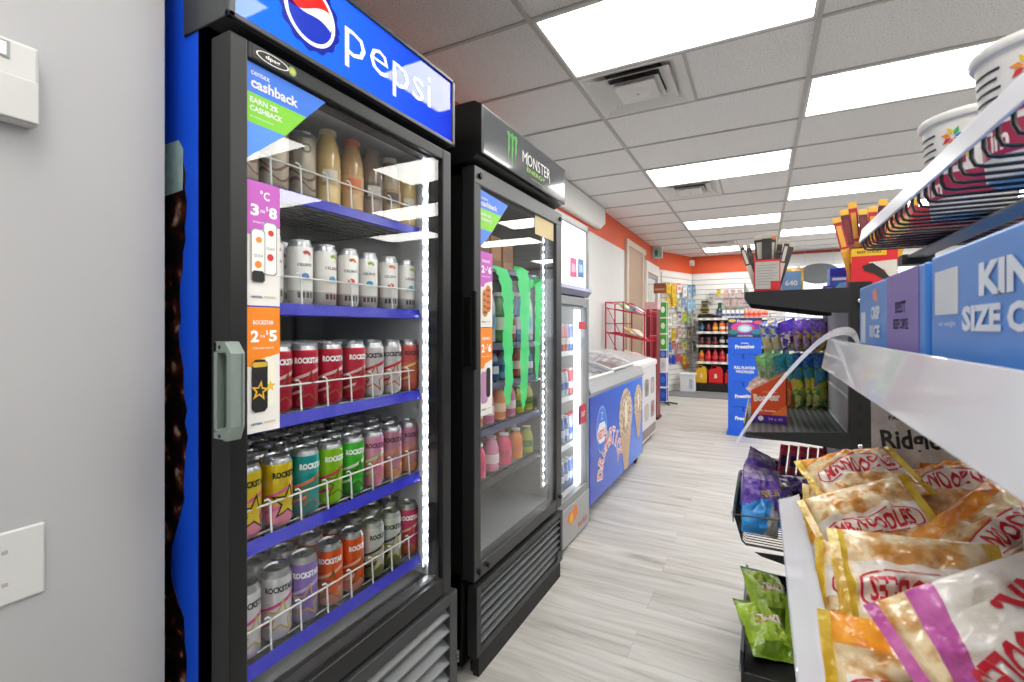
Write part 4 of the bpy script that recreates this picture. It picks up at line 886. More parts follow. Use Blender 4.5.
def caster(par, x, y):
    f = MB(); f.box((x - .02, y - .02, .06), (x + .02, y + .02, .088), BLACK2); f.box((x - .018, y - .016, .03), (x - .012, y + .016, .07), BLACK2).box((x + .012, y - .016, .03), (x + .018, y + .016, .07), BLACK2)
    o = f.build('caster', par); P = [(y + .03 * math.cos(i * PI / 8), .03 + .03 * math.sin(i * PI / 8)) for i in range(16)]; MB().prism(P, 'x', x - .011, x + .011, BLACK).build('wheel', o, bevel=.003)
for x in (ZF - .05, -1.58):
    for y in (Z0 + .06, Z1 - .08): caster(fz, x, y)
f2 = thing('chest_freezer', 'white chest freezer with grey product pictures beyond the blue freezer', 'freezer', (-1.38, 5.13, 0))
f = MB(); f.box((-1.68, 4.62, .05), (-1.08, 5.66, .84), mat('#dcd9da', .4)); b2 = f.build('body', f2, bevel=.012)
f = MB(); f.prism([(-1.69, .83), (-1.07, .83), (-1.07, .88), (-1.14, .90), (-1.64, .99), (-1.69, .99)], 'y', 4.61, 5.67, mat('#e8e7e6', .35)); f.build('rim', f2, bevel=.006)
f = MB()
for a, b in ((4.66, 5.13), (5.15, 5.62)): f.prism([(-1.15, .905), (-1.15, .912), (-1.63, .998), (-1.63, .992)], 'y', a, b, mat('#cfd4da', .1))
f.build('glass_lid', f2)
f = MB(); qx = -1.0785
for i in range(3):
    for j in range(2):
        y, z = 4.75 + .3 * i, .26 + .26 * j; f.prism(rr2(y, z, .2, .18, .03), 'x', qx, qx + .0006, mat(['#a9a2a0', '#b8b0aa', '#8f8a86'][(i + j) % 3], .5)); f.prism(rr2(y + .05, z + .05, .09, .08, .02), 'x', qx + .0006, qx + .001, mat(['#6a625c', '#c9b9a8', '#9a3f3a'][(i + 2 * j) % 3], .5))
f.prism(rr2(4.68, .08, .95, .1, .02), 'x', qx, qx + .0006, mat('#8a7a78', .5)); f.build('product_pictures', b2)
for x in (-1.14, -1.6):
    for y in (4.7, 5.58): MB().lathe([(.022, 0), (.022, .05)], 10, BLACK, (x, y, 0)).build('foot', f2)
TEMPLATES += [C_RED, C_RW, C_SAL, C_YEL, C_TEAL, C_LIME, C_GRN, C_PNK, C_MAU, C_WHT, C_LAV, C_ORG, C_OLV, C_PK2, S1, S2, S3, S4, K1, K2, B1, B2, B3, B4, X1, X2, W1, W2, W3, W4, W5, W6, W7, D1_, D2_, D3_, D4_, D5_, D6_] + RB

# ------------------------------------------------------------------ soft packs
def nz(x, y, z): return noise.noise(Vector((x, y, z)))
def pack(name, w, h, t, m_of, seed=0, nu=22, nv=22, wr=.10, ends='v', power=.55, words=(), crimp=.07, loc=(0, 0, 0), parent=None, centred=False, rings=(), patches=()):
    """pillow shaped wrapper: X across, Z up from 0, Y through; the printed front faces -Y. m_of(u, v, side) picks the print.
    words: (text, material, centre u, centre v, width, height, turn) printed on the front"""
    def surf(u, v, side):
        a = v if ends == 'v' else u; b = u if ends == 'v' else v
        q = min(1, max(0, (a - crimp) / (1 - 2 * crimp))); prof = (max(0, math.sin(PI * q)) ** power) * (max(0, math.sin(PI * b)) ** .62)
        x = (u - .5) * w; z = v * h
        if a < crimp or a > 1 - crimp: prof = 0
        wv_ = nz(u * 5 + seed, v * 5, side * 1.7 + seed) + .6 * nz(u * 11 + seed, v * 11, side + seed * 2)
        y = side * t * .5 * prof * (1 + wr * 2.2 * wv_) + t * .05 * nz(u * 3, v * 3, seed)
        pinch = 1 - .07 * (1 - abs(2 * b - 1)) * prof
        if ends == 'v': x *= 1 - .05 * prof
        else: z = h * (.5 + (v - .5) * (1 - .05 * prof))
        z += .012 * h * nz(u * 4, seed, v * 2); x += .012 * w * nz(seed, v * 4, u * 2)
        return Vector((x, y + side * .0008, z))
    f = MB(); zc = h / 2 if centred else 0
    for side in (-1, 1):
        V = [surf(i / nu, j / nv, side) for j in range(nv + 1) for i in range(nu + 1)]
        byM = {}
        for j in range(nv):
            for i in range(nu):
                k = j * (nu + 1) + i; q = (k, k + 1, k + nu + 2, k + nu + 1)
                byM.setdefault(m_of((i + .5) / nu, (j + .5) / nv, side), []).append(q if side < 0 else q[::-1])
        base = len(f.V); f.V += [tuple(v) for v in V]
        for m, F in byM.items():
            mi = f.mi(m)
            for q in F: f.F.append(tuple(base + k for k in q)); f.I.append(mi); f.S.append(True)
    for kk, (m, poly2) in enumerate(patches):
        V, F = cut([(x * w, y * h) for x, y in poly2], [tuple(range(len(poly2)))], .02 * max(w, h))
        f.add([surf(min(.995, max(.005, x / w)), min(.995, max(.005, y / h)), -1) + Vector((0, -.0012 - .0006 * kk, 0)) for x, y in V], F, m, True)
    for txt, m, cu, cv, tw, th, rot in words:
        V, F, a = text_geo(txt, .03); V, F = cut([(x * tw, y * th) for x, y in V], F, .05 * max(w, h))
        ca, sa = math.cos(rot), math.sin(rot); P = []
        for x, y in V:
            x -= tw / 2; y -= th / 2; X_, Y_ = x * ca - y * sa, x * sa + y * ca
            u, v = min(.99, max(.01, cu + X_ / w)), min(.99, max(.01, cv + Y_ / h)); p = surf(u, v, -1); P.append(p + Vector((0, -.0011 - (.002 if patches else 0), 0)))
        f.add(P, F, m)
    for m, cu, cv, ru, rv, tk in rings:
        P = []; n = 36
        for q in (1, 1 - tk):
            for i in range(n):
                a = 2 * PI * i / n; ca, sa = math.cos(a), math.sin(a); sq = (abs(ca) ** 4 + abs(sa) ** 4) ** .25
                u, v = cu + ru * q * ca / sq, cv + (rv - ru * (1 - q) * w / h) * sa / sq; P.append(surf(min(.99, max(.01, u)), min(.99, max(.01, v)), -1) + Vector((0, -.001, 0)))
        f.add(P, [(i, (i + 1) % n, n + (i + 1) % n, n + i) for i in range(n)], m)
    if centred: f.V = [(x, y, z - zc) for x, y, z in f.V]
    o = f.build(name, parent, loc=None if parent else (0, 0, 0))
    if not parent: o.location = loc
    return o
def put(o, loc, rot, label, cat, group=None):
    o.location = loc; o.rotation_euler = [math.radians(a) for a in rot]; return tag(o, label, cat, group)

# ------------------------------------------------------------------ near snack rack
nr = thing('snack_rack', 'black metal snack rack with frosted shelf lips close on the right side', 'shelf rack', (.3, .65, 0))
NY0, NY1 = .02, 1.10
f = MB(); f.box((.50, NY0, 0), (.52, NY1, 1.375), mat('#c9c9c8', .5)); f.build('back_panel', nr)
for y in (NY0, NY1 - .03):
    MB().box((.46, y, 0), (.50, y + .03, 1.375), BLACK).build('upright', nr, bevel=.002)
f = MB(); f.box((.06, NY0, 0), (.50, NY1, .12), BLACK).box((.05, NY0, .12), (.50, NY1, .14), BLACK2); f.build('base_deck', nr, bevel=.003)
SHELFM = mat('#d2d2d2', .4)
def plain_shelf(par, x0, z, lipP, lipm, y0=NY0, y1=NY1, xb=.5, th=.02):
    f = MB(); f.box((x0, y0, z - th), (xb, y1, z), SHELFM); o = f.build('shelf', par, bevel=.002)
    f = MB(); f.prism(lipP, 'y', y0 + .001, y1 - .001, lipm); f.build('shelf_lip', o, bevel=.001); return o
plain_shelf(nr, .068, .858, [(.030, .900), (.033, .899), (.064, .920), (.066, .922), (.067, .85), (.064, .85), (.0625, .916), (.032, .904)], CLEARLIP)
plain_shelf(nr, .125, 1.180, [(.103, 1.172), (.106, 1.171), (.117, 1.228), (.114, 1.229)], PLASTIC, xb=.33, th=.006)
for y in (NY0 + .1, NY1 - .12):
    f = MB(); f.prism([(.20, 1.174), (.50, 1.174), (.50, 1.13), (.46, 1.13)], 'y', y, y + .006, LGREY); f.build('shelf_bracket', nr)
plain_shelf(nr, .10, .50, [(.085, .50), (.088, .50), (.098, .54), (.095, .54)], PLASTIC)
# wire shelf
f = MB(); n = 40; BW = mat('#0e0e0f', .35)
for i in range(n):
    y = NY0 + .01 + (NY1 - NY0 - .02) * i / (n - 1)
    f.tube([(.168, y, 1.42), (.168, y, 1.403), (.171, y, 1.396), (.178, y, 1.394), (.50, y, 1.394)], .0019, BW, 6)
for x in (.33, .495): f.tube([(x, NY0, 1.390), (x, NY1, 1.390)], .003, BW, 6)
ws = f.build('wire_shelf', nr)
f = MB(); f.prism([(.163, 1.410), (.166, 1.409), (.172, 1.434), (.168, 1.4355)], 'y', NY0, NY1 + .005, mat('#e6e7ee', .3)); f.build('shelf_lip', ws, bevel=.001)
f = MB(); f.box((.250, NY0, 1.385), (.282, NY1 + .10, 1.3905), mat('#7c7f83', .5, var=.15, scale=90)); f.box((.242, NY1 + .07, 1.372), (.292, NY1 + .105, 1.392), BLACK); f.build('support_bar', ws, bevel=.002)
# white tubs on the wire shelf
def tub(label, loc, rz, h=.130, rt=.054):
    f = MB(); W = mat('#e9e6e0', .45); MR = mat('#a3234a', .45)
    f.lathe([(rt * .74, 0), (rt * .76, .003), (rt * .93, h * .93)], 36, W)
    def P(s, z): r = rt * (.76 + .17 * (z - .003) / (h * .93 - .003)) + .0006; return (r * math.cos(s / r), r * math.sin(s / r), z)
    def lay(V2, F, m, e=0.):
        V2, F = cut(V2, F, .012); q = [P(x, y) for x, y in V2]; f.add([(x * (1 + e), y * (1 + e), z) for x, y, z in q], F, m)
    lay([(-.16, .022), (.16, .022), (.16, .052), (-.16, .052)], [(0, 1, 2, 3)], MR)
    for s0 in (-.11, -.005, .10):
        lay([(s0 - .03, .050), (s0 + .035, .062), (s0 + .035, .072), (s0 - .03, .052)], [(0, 1, 2, 3)], MR); lay([(s0 + .005, .060), (s0 + .04, .070), (s0 + .04, .078), (s0 + .005, .064)], [(0, 1, 2, 3)], mat('#d8c832', .4))
        for k, c in enumerate(('#2f78c8', '#3fae5a', '#e8c22a', '#f08a2a', '#d8322e', '#e85a3a', '#7a4ab0')):
            a = 2 * PI * k / 7; cx_, cz_ = s0 + .024, .097; V2 = [(cx_ + r_ * math.cos(a + d), cz_ + r_ * math.sin(a + d)) for r_, d in ((.002, 0), (.008, -.35), (.0135, .15), (.007, .42))]; lay(V2, [(0, 1, 2, 3)], mat(c, .4), .002)
        for j in range(4): lay([(s0 - .03, .104 - .009 * j), (s0 + .004 - .003 * (j % 2), .104 - .009 * j), (s0 + .004 - .003 * (j % 2), .1068 - .009 * j), (s0 - .03, .1068 - .009 * j)], [(0, 1, 2, 3)], mat('#3a3a3c', .5))
        V, F, a = text_geo('Tim', .03); lay([(s0 - .022 + x * .03, .027 + y * .022) for x, y in V], F, mat('#f3e4dc', .5), .003)
    o = f.build('noodle_tub', None, loc=(0, 0, 0))
    f = MB(); f.lathe([(rt * .93, h * .92), (rt * .99, h * .925), (rt * 1.02, h * .95), (rt * 1.02, h * .985), (rt * .99, h), (.0001, h * 1.0)], 36, mat('#efece6', .4)); f.build('rim_lid', None, loc=(0, 0, 0)).parent = o
    return put(o, loc, (0, 0, rz), label, 'tub', 'white tubs on the wire shelf')
tub('white printed tub on the wire shelf, nearest the camera and partly cut by the frame', (.246, .655, 1.397), 214)
tub('white printed tub on the wire shelf, second from the camera', (.246, .838, 1.397), 210)
f = MB(); f.box((.205, .93, 1.397), (.33, 1.07, 1.435), mat('#c8323a', .5)); f.box((.2045, .95, 1.403), (.205, 1.05, 1.429), mat('#e8b83a', .5)); put(f.build('candy_box', None, loc=(0, 0, 0), bevel=.002), (0, 0, 0), (0, 0, 0), 'low red box lying flat on the wire shelf beyond the tubs', 'box')
# blue cartons on the middle shelf
def blue_box(y0, y1, x0, x1, z1, label, deco):
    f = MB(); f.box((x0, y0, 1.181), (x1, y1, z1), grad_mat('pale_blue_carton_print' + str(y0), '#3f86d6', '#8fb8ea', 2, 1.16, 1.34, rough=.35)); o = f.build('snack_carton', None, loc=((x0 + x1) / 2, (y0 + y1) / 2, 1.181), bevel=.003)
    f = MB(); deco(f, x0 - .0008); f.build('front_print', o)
    tag(o, label, 'carton', 'blue cartons on the middle shelf'); return o
FW = mat('#dfe6f2', .5)
def deco_r(f, x):
    f.box((x, .540, 1.262), (x + .0006, .60, 1.303), mat('#d4dae0', .5)); f.text('KING', (x, .495, 1.274), NY, ZU, .125, .026, FW, bold=.05); f.text('SIZE CRISPS', (x, .530, 1.247), NY, ZU, .20, .021, FW, bold=.05)
    f.text('net weight', (x, .59, 1.250), NY, ZU, .045, .006, FW)
    f.prism([(.22, 1.183), (.60, 1.183), (.60, 1.188), (.45, 1.196), (.3, 1.184), (.22, 1.2)], 'x', x + .0002, x + .0006, mat('#2f74cc', .4))
blue_box(.215, .615, .15, .318, 1.320, 'light blue carton with big white lettering on the middle shelf, nearest the camera', deco_r)
def deco_l(f, x):
    f.box((x, .655, 1.186), (x + .0006, .80, 1.317), mat('#7c68ae', .5)); f.text('BEST', (x, .755, 1.268), NY, ZU, .05, .014, FW, bold=.03); f.text('BEFORE', (x, .765, 1.248), NY, ZU, .07, .013, FW, bold=.03)
    f.text('CRISP', (x, .905, 1.262), NY, ZU, .06, .020, FW, bold=.05); f.text('RICE', (x, .915, 1.235), NY, ZU, .07, .019, FW, bold=.05); f.prism([(.86, 1.288), (.89, 1.292), (.895, 1.305), (.865, 1.307)], 'x', x, x + .0006, mat('#d88a7a', .5))
    f.box((x, .95, 1.225), (x + .0006, .985, 1.275), mat('#d4dae0', .5))
blue_box(.632, 1.005, .15, .318, 1.318, 'light blue carton with a purple panel on the middle shelf, beyond its neighbour', deco_l)
# loose plastic tag strip
cs = MB(); P = [(.121, .80, 1.205), (.126, .86, 1.229), (.130, .93, 1.242), (.126, 1.0, 1.245), (.112, 1.07, 1.237), (.085, 1.09, 1.21), (.03, 1.085, 1.14), (-.02, 1.06, 1.065), (-.045, 1.04, 1.02)]
def ribbon(f, P, wv, m, th=.0008):
    P = [Vector(p) for p in P]
    # smooth the path
    for _ in range(2):
        Q = [P[0]]
        for a, b in zip(P, P[1:]): Q += [a * .75 + b * .25, a * .25 + b * .75]
        P = Q + [P[-1]]
    V = []; wv = Vector(wv); n = len(P)
    for p in P: V += [p - wv / 2, p + wv / 2]
    F = [(2 * i, 2 * i + 1, 2 * i + 3, 2 * i + 2) for i in range(n - 1)]
    f.add(V, F, m, True); f.add([v + Vector((th, -th, th)) for v in V], [q[::-1] for q in F], m, True)
ribbon(cs, P, (.002, .006, .013), CLEARLIP)
tag(cs.build('tag_strip', loc=(.118, 1.0, 1.2)), 'loose clear plastic tag strip curling off the frosted shelf lip', 'plastic strip')

# noodle packs
NC = foil('#cf9346', '#f2dcb0', .18, 38); NO = foil('#e07f12', '#f4a52e', .2, 26); NW = foil('#ece5da', '#f4f0ea', .3, 30); NR = mat('#c81e32', .35); NP = foil('#b8489a', '#cf6ab4', .3, 30); NYL = foil('#c9a21e', '#e8cc4a', .2, 22)
NRD = foil('#b81c2e', '#d0303c', .3, 30); NBR = foil('#5a2c12', '#8a4a1e', .3, 20); NG = foil('#d8c08a', '#8fae5a', .35, 40); NSL = foil('#b8b8b4', '#6a6a68', .25, 60)
def design(kind):
    def f(u, v, s):
        e = u < .07 or u > .93
        if kind == 'orange':
            if s > 0: return NO
            if e: return NYL
            if .30 < v < .60 and .10 < u < .90: return NW
            return NC if v < .78 else NO
        if kind == 'gold':
            if e: return NYL
            if s > 0: return NC
            if .34 < v < .66: return NW
            return NO if v < .2 else NC
        if kind == 'yellow':
            if u < .1 or u > .9: return NYL
            if s > 0: return NYL
            if .25 < v < .72 and .12 < u < .88: return NW
            return NC
        if kind == 'purple':
            if s > 0: return NP
            if e: return NP
            return NC
        if kind == 'brown':
            if e: return NSL
            return NBR if (s > 0 or v > .5) else NO
        return NC
    return f
PK = {}
for k, sd in (('orange', 1.3), ('gold', 4.1), ('yellow', 7.7), ('purple', 9.2), ('brown', 12.4)):
    words_, rings_ = [('MR.NOODLES', NR, .5, .47, .098, .021, 0)], [(NR, .5, .47, .40, .13, .03)]
    if k == 'yellow': words_, rings_ = [('MR.NOODLES', NR, .5, .45, .10, .024, PI)], [(NR, .5, .45, .38, .17, .04)]
    if k == 'purple': words_, rings_ = [('MR.', NR, .66, .74, .045, .030, PI + .32), ('NOODLES', NR, .47, .50, .072, .028, PI + .32)], []
    PK[k] = pack('noodle_pack', .152, .120, .056, design(k), sd, 60, 52, .34, 'u', .45, words_, .07, centred=True, rings=rings_, patches=[] if k != 'purple' else [(NW, [(.12, 0), (.93, 0), (.93, 1), (.30, 1)]), (NP, [(.07, 0), (.15, 0), (.36, 1), (.22, 1)]), (NRD, [(.70, 0), (.93, 0), (.93, .32)])])
def noodle(kind, loc, rot, label):
    o = PK[kind].copy(); col.objects.link(o); put(o, loc, rot, label, 'noodle pack', 'instant noodle packs on the lower shelf'); return o
noodle('purple', (.172, .480, 1.010), (-40, -28, 14), 'noodle pack with a purple diagonal band, nearest the camera, printed upside down')
noodle('yellow', (.148, .635, .972), (-40, -3, 3), 'noodle pack with yellow crimped ends and white upside down label, second from camera')
noodle('gold', (.142, .845, .965), (-42, -22, 10), 'gold cream noodle pack with tilted red lettering in the middle of the pile')
noodle('orange', (.142, .955, 1.006), (-68, -14, 14), 'orange topped noodle pack lying on top at the far end of the pile')
noodle('gold', (.140, .755, .905), (-50, 6, 2), 'gold noodle pack half hidden below the yellow ended pack')
noodle('gold', (.140, .97, .925), (-55, 4, 0), 'gold noodle pack at the bottom of the far end of the pile')
noodle('orange', (.262, .80, .985), (-62, -35, 30), 'orange noodle pack turned askew behind the gold packs')
noodle('orange', (.262, .955, 1.0), (-60, -20, -16), 'orange noodle pack in the rear row, right below the chip bags')
noodle('orange', (.345, .90, 1.0), (-58, -25, -20), 'orange noodle pack in the rear row, at the edge of the frame')
noodle('brown', (.335, .74, .975), (-48, 14, -10), 'dark brown noodle pack in the rear row, at the right edge of the frame')
noodle('yellow', (.30, .56, .95), (-44, 180, 10), 'yellow ended noodle pack in the rear row at the near end')
noodle('gold', (.150, .40, .915), (-44, 0, 4), 'gold noodle pack below the purple banded pack at the near end')
noodle('orange', (.128, .535, .920), (-32, 0, 5), 'orange noodle pack low against the lip under the two nearest packs')
noodle('gold', (.27, .86, .915), (-44, 0, 4), 'gold noodle pack at the bottom of the rear row')
# ridged chip bags
CG_ = foil('#cfcfca', '#bdbdb8', .3, 14); CB_ = foil('#3a3a3a', '#565654', .3, 18); CRD = foil('#c8382a', '#e07a2a', .35, 30)
def chipdes(u, v, s):
    if v < .06 or v > .94: return CG_
    if s < 0 and .46 < v < .60 and u > .5: return CRD
    return CG_
BKT = mat('#151515', .4); YLT = mat('#e0b62a', .4)
rb = pack('chip_bag', .125, .265, .06, chipdes, 3.3, 24, 30, .12, 'v', .45, [('Ridgies', BKT, .47, .72, .094, .042, .10), ('FAMILY SIZE', BKT, .42, .87, .06, .007, .05)], .04)
put(rb, (.238, 1.055, .862), (-3, 0, -4), 'silver chip bag with black lettering and red patch standing behind the noodle packs', 'chip bag', 'ridged chip bags')
o = rb.copy(); col.objects.link(o); put(o, (.345, 1.03, .84), (-5, 0, -14), 'silver chip bag right of its lettered neighbour, mostly under the frosted lip', 'chip bag', 'ridged chip bags')
TEMPLATES += list(PK.values())

# ------------------------------------------------------------------ far gondola with sweets
G0, G1 = 1.75, 2.47
gd = thing('shelf_rack', 'black gondola shelf rack with orange box and hanging sweets beyond the near rack', 'shelf rack', (.15, 2.1, 0))
f = MB(); f.box((.237, G0, 0), (.292, G0 + .04, 1.388), BLACK)
for i in range(26): f.box((.258, G0 - .0008, .1 + i * .05), (.266, G0 + .0002, .125 + i * .05), mat('#050505', .7))
f.build('upright', gd, bevel=.002)
f = MB(); f.box((.237, G1 - .03, 0), (.292, G1, 1.36), BLACK); f.build('upright', gd, bevel=.002)
f = MB(); PM = mat('#b4b4bc', .5); f.box((.248, G0 + .04, .1), (.262, G1 - .03, 1.35), PM)
for z in (.55, .66, .78, .9, 1.02, 1.2): f.box((.246, G0 + .04, z), (.248, G1 - .03, z + .008), WHITE)
f.box((.262, G0 + .04, .1), (.29, G1 - .03, 1.35), PM); f.build('slatted_panel', gd)
for x, z in ((.2425, .86), (.244, .885), (.24, 1.30)):
    MB().lathe([(.007, 0), (.007, .012), (.004, .014)], 12, CHROME, (0, 0, 0)).build('bolt', None, loc=(0, 0, 0)).parent = gd
    b_ = gd.children[-1] if gd.children else None
bolts = [o for o in gd.children if o.name.startswith('bolt')]
for o, (x, z) in zip(bolts, ((.249, .86), (.249, .895), (.249, 1.33))): o.location = Vector((x + .012, G0 - .0002, z)) - wloc(gd); o.rotation_euler = (PI / 2, 0, 0)
def gshelf(P, z, x0, lipP, lm, top=SHELFM, y1=G1 - .03, zt=None):
    f = MB(); B_ = mat('#1b1d1e', .4)
    f.prism(P, 'y', G0, G0 + .004, B_); f.build('shelf_bracket', gd); MB().prism(P, 'y', y1 - .004, y1, B_).build('shelf_bracket', gd)
    f = MB(); f.box((x0, G0 + .004, z - .018), (.246, y1 - .004, z), top)
    if zt:
        n = 14
        for i in range(n): f.box((x0 + .008 + (.236 - x0) * i / n, G0 + .006, z), (x0 + .016 + (.236 - x0) * i / n, y1 - .006, z + .003), zt)
    s_ = f.build('shelf_board', gd)
    if lipP: MB().prism(lipP, 'y', G0 - .002, y1, lm).build('shelf_lip', s_)
    return s_
GDK = mat('#3c3f40', .45); RIB = mat('#5a5d5e', .4)
gshelf([(-.047, 1.368), (.238, 1.372), (.238, 1.295), (.19, 1.296), (-.038, 1.330), (-.047, 1.345)], 1.368, -.047, [(-.050, 1.345), (-.047, 1.345), (-.047, 1.395), (-.050, 1.395)], mat('#23262a', .3), mat('#202224', .4), y1=2.19)
gshelf([(-.047, .905), (.238, .932), (.238, .878), (.22, .878), (-.03, .898), (-.047, .902)], .905, -.047, [(-.052, .895), (-.049, .895), (-.049, .935), (-.052, .935)], mat('#1b1d1e', .3), GDK, zt=RIB)
# wire basket and base tray
f = MB(); BW2 = mat('#101011', .35)
for i in range(26):
    y = G0 + .01 + .53 * i / 25; f.tube([(-.080, y, .628), (-.056, y, .545), (-.046, y, .535), (.24, y, .535)], .0017, BW2, 5)
for p in ((-.080, .628), (-.066, .58), (.08, .532), (.2, .532)): f.tube([(p[0], G0, p[1]), (p[0], G0 + .55, p[1])], .0028, BW2, 5)
for y in (G0, G0 + .55):
    f.tube([(-.080, y, .628), (-.056, y, .545), (-.046, y, .535), (.24, y, .535), (.24, y, .64), (-.080, y, .628)], .0026, BW2, 5)
wbk = f.build('wire_basket', gd)
MB().prism([(-.085, .60), (-.082, .60), (-.086, .638), (-.089, .638)], 'y', G0 - .002, G0 + .55, mat('#b7bac0', .35)).build('basket_lip', wbk)
f = MB(); f.prism([(-.02, .515), (.24, .53), (.24, .46), (.0, .505)], 'y', G0, G0 + .004, BLACK); f.build('basket_bracket', wbk)
f = MB(); f.box((-.05, G0 - .06, 0), (.24, 2.30, .11), BLACK).box((-.058, G0 - .06, .11), (.24, 2.32, .128), BLACK2); f.build('base_deck', gd, bevel=.003)
f = MB(); f.box((-.058, G0 - .06, .128), (-.050, 2.32, .215), BLACK2).box((-.058, 2.312, .128), (.24, 2.32, .20), BLACK2).box((-.05, G0 - .06, .128), (.24, G0 - .052, .15), BLACK2); f.build('tray_wall', gd, bevel=.002)
MB().prism([(-.0625, .15), (-.060, .15), (-.058, .222), (-.0605, .222)], 'y', G0 - .062, 2.32, mat('#4a6078', .3)).build('tray_lip', gd)

# goods on the gondola's top
def carton(name, a, b, m, loc=None, open_top=False, th=.002):
    f = MB()
    if not open_top: f.box(a, b, m)
    else:
        (x0, y0, z0), (x1, y1, z1) = a, b
        f.box((x0, y0, z0), (x1, y0 + th, z1), m).box((x0, y1 - th, z0), (x1, y1, z1), m).box((x0, y0 + th, z0), (x0 + th, y1 - th, z1), m).box((x1 - th, y0 + th, z0), (x1, y1 - th, z1), m).box((x0, y0, z0), (x1, y1, z0 + th), m)
    return f.build(name, None, loc=(( a[0] + b[0]) / 2, (a[1] + b[1]) / 2, a[2]))
RED = mat('#c8202c', .45)
bx1 = carton('stick_box', (-.022, 1.785, 1.370), (.055, 1.87, 1.475), RED, open_top=True)
f = MB(); f.box((-.018, 1.7835, 1.378), (.052, 1.785, 1.468), mat('#b8b4ae', .5)); f.box((.027, 1.783, 1.374), (.0545, 1.7836, 1.403), mat('#d42430', .5))
for i in range(8): f.box((-.014, 1.783, 1.455 - .009 * i), (.046 - .006 * (i % 3), 1.7834, 1.457 - .009 * i), mat('#8d8a86', .5))
f.build('side_print', bx1); tag(bx1, 'red open display box holding dark meat sticks on the gondola top', 'box')
def stick(label, loc, rot, L, w_, c1, c2, c3, grp):
    f = MB(); m1, m2, m3 = foil(c1, None, .3), mat(c2, .4), mat(c3, .4); t_ = .003
    V = [(-w_ / 2, z) for z in (0, L)]
    for z0_, z1_, m in ((0, L * .55, m1), (L * .55, L * .93, m2), (L * .93, L, m3)):
        f.prism([(-w_ / 2, -t_), (w_ / 2, -t_), (w_ * .45, t_), (-w_ * .45, t_)], 'z', z0_, z1_, m)
    o = f.build('meat_stick', None, loc=(0, 0, 0), bevel=.0012)
    f = MB(); f.box((-w_ * .28, -t_ - .0006, L * .58), (w_ * .28, -t_, L * .88), m1); f.build('wrapper_print', None, loc=(0, 0, 0)).parent = o
    put(o, loc, rot, label, 'meat stick', grp); return o
sp = [(-.012, 1.80, 0, -32, 'far left, leaning out'), (-.004, 1.82, -4, -24, 'second from left, leaning'), (.006, 1.81, 0, -8, 'third from left, nearly upright'), (.016, 1.80, 2, 0, 'fourth from left, upright'), (.026, 1.83, 0, 6, 'fifth from left, tallest'), (.034, 1.82, 3, 14, 'sixth from left, tilted right'), (.042, 1.80, 0, 22, 'seventh from left, tilted right'), (.046, 1.84, -5, 30, 'far right, tilted most')]
for i, (x, y, a, b, w_) in enumerate(sp):
    wide = i in (2, 3)
    stick('black and white meat stick in the red box, %s' % w_, (x, y, 1.374), (a, b * .55, 0), .165 + (.02 if i in (2, 3, 4) else 0), .030 if wide else .016, '#2a2422' if i % 2 else '#c9c2b6', '#3a2f2a' if not wide else '#2b2725', '#b9b0a2' if i != 4 else '#c97a3a', 'dark meat sticks in the red box')
b640 = carton('snack_carton', (.065, 1.98, 1.368), (.125, 2.06, 1.452), mat('#78a9dc', .4)); f = MB(); f.text('640', (.075, 1.979, 1.40), XU, ZU, .04, .02, WHITE, bold=.04); f.build('front_print', b640); tag(b640, 'pale blue carton printed 640 beside the red stick box', 'carton')
YB = foil('#d8b22a', '#b88a1a'); yb = pack('candy_bag', .09, .11, .03, lambda u, v, s: YB, 5.5, 12, 12, .15); put(yb, (.098, 2.14, 1.37), (0, 0, 0), 'small yellow bag peeking out behind the pale blue 640 carton', 'candy bag')
bp = carton('snack_carton', (.213, 2.0, 1.368), (.275, 2.08, 1.46), mat('#2f6fd0', .35)); f = MB(); f.box((.213, 1.9988, 1.43), (.275, 2.0, 1.455), mat('#1d2fa8', .4)); f.box((.22, 1.9986, 1.415), (.275, 1.9996, 1.424), mat('#d8e4f4', .4)); f.prism([(.225, 1.38), (.26, 1.385), (.272, 1.41), (.24, 1.405)], 'y', 1.9985, 1.9995, mat('#6fc0f0', .4)); f.build('front_print', bp); tag(bp, 'bright blue carton with pale swoosh standing near the black upright', 'carton')
pp = carton('candy_box', (.185, 1.90, 1.368), (.214, 1.93, 1.390), mat('#4a2fb8', .4)); f = MB(); f.box((.19, 1.8992, 1.373), (.209, 1.9, 1.385), mat('#8a7ad8', .4)); f.build('front_print', pp); tag(pp, 'tiny purple box lying before the bright blue carton', 'box')
# red and yellow stick box on the gondola cap
f = MB(); f.box((.195, G0 + .045, 1.352), (.40, G1, 1.368), BLACK); f.build('top_cap', gd, bevel=.002)
ob = carton('stick_box', (.248, 1.80, 1.369), (.362, 1.90, 1.50), mat('#d8202a', .4), open_top=True)
f = MB(); yy_ = 1.7993; f.box((.248, yy_ - .0004, 1.470), (.335, yy_, 1.494), mat('#e8b81e', .4)); f.box((.248, yy_ - .0004, 1.494), (.335, yy_, 1.499), mat('#1a1212', .4)); f.text('BEEF STICKS', (.262, yy_ - .0008, 1.478), XU, ZU, .06, .008, mat('#3a2410', .4), bold=.02)
f.prism([(.275, 1.44), (.30, 1.448), (.322, 1.43), (.345, 1.40), (.33, 1.395), (.305, 1.415), (.28, 1.425)], 'y', yy_ - .0006, yy_, mat('#26201c', .4)); f.prism([(.29, 1.45), (.36, 1.455), (.36, 1.40), (.345, 1.39), (.33, 1.425)], 'y', yy_ - .0004, yy_, mat('#d8d2c8', .4))
f.build('front_print', ob); f = MB(); f.prism([(1.80, 1.49), (1.90, 1.49), (1.90, 1.46), (1.80, 1.45)], 'x', .2474, .248, mat('#e8b81e', .4)); f.build('side_print', ob)
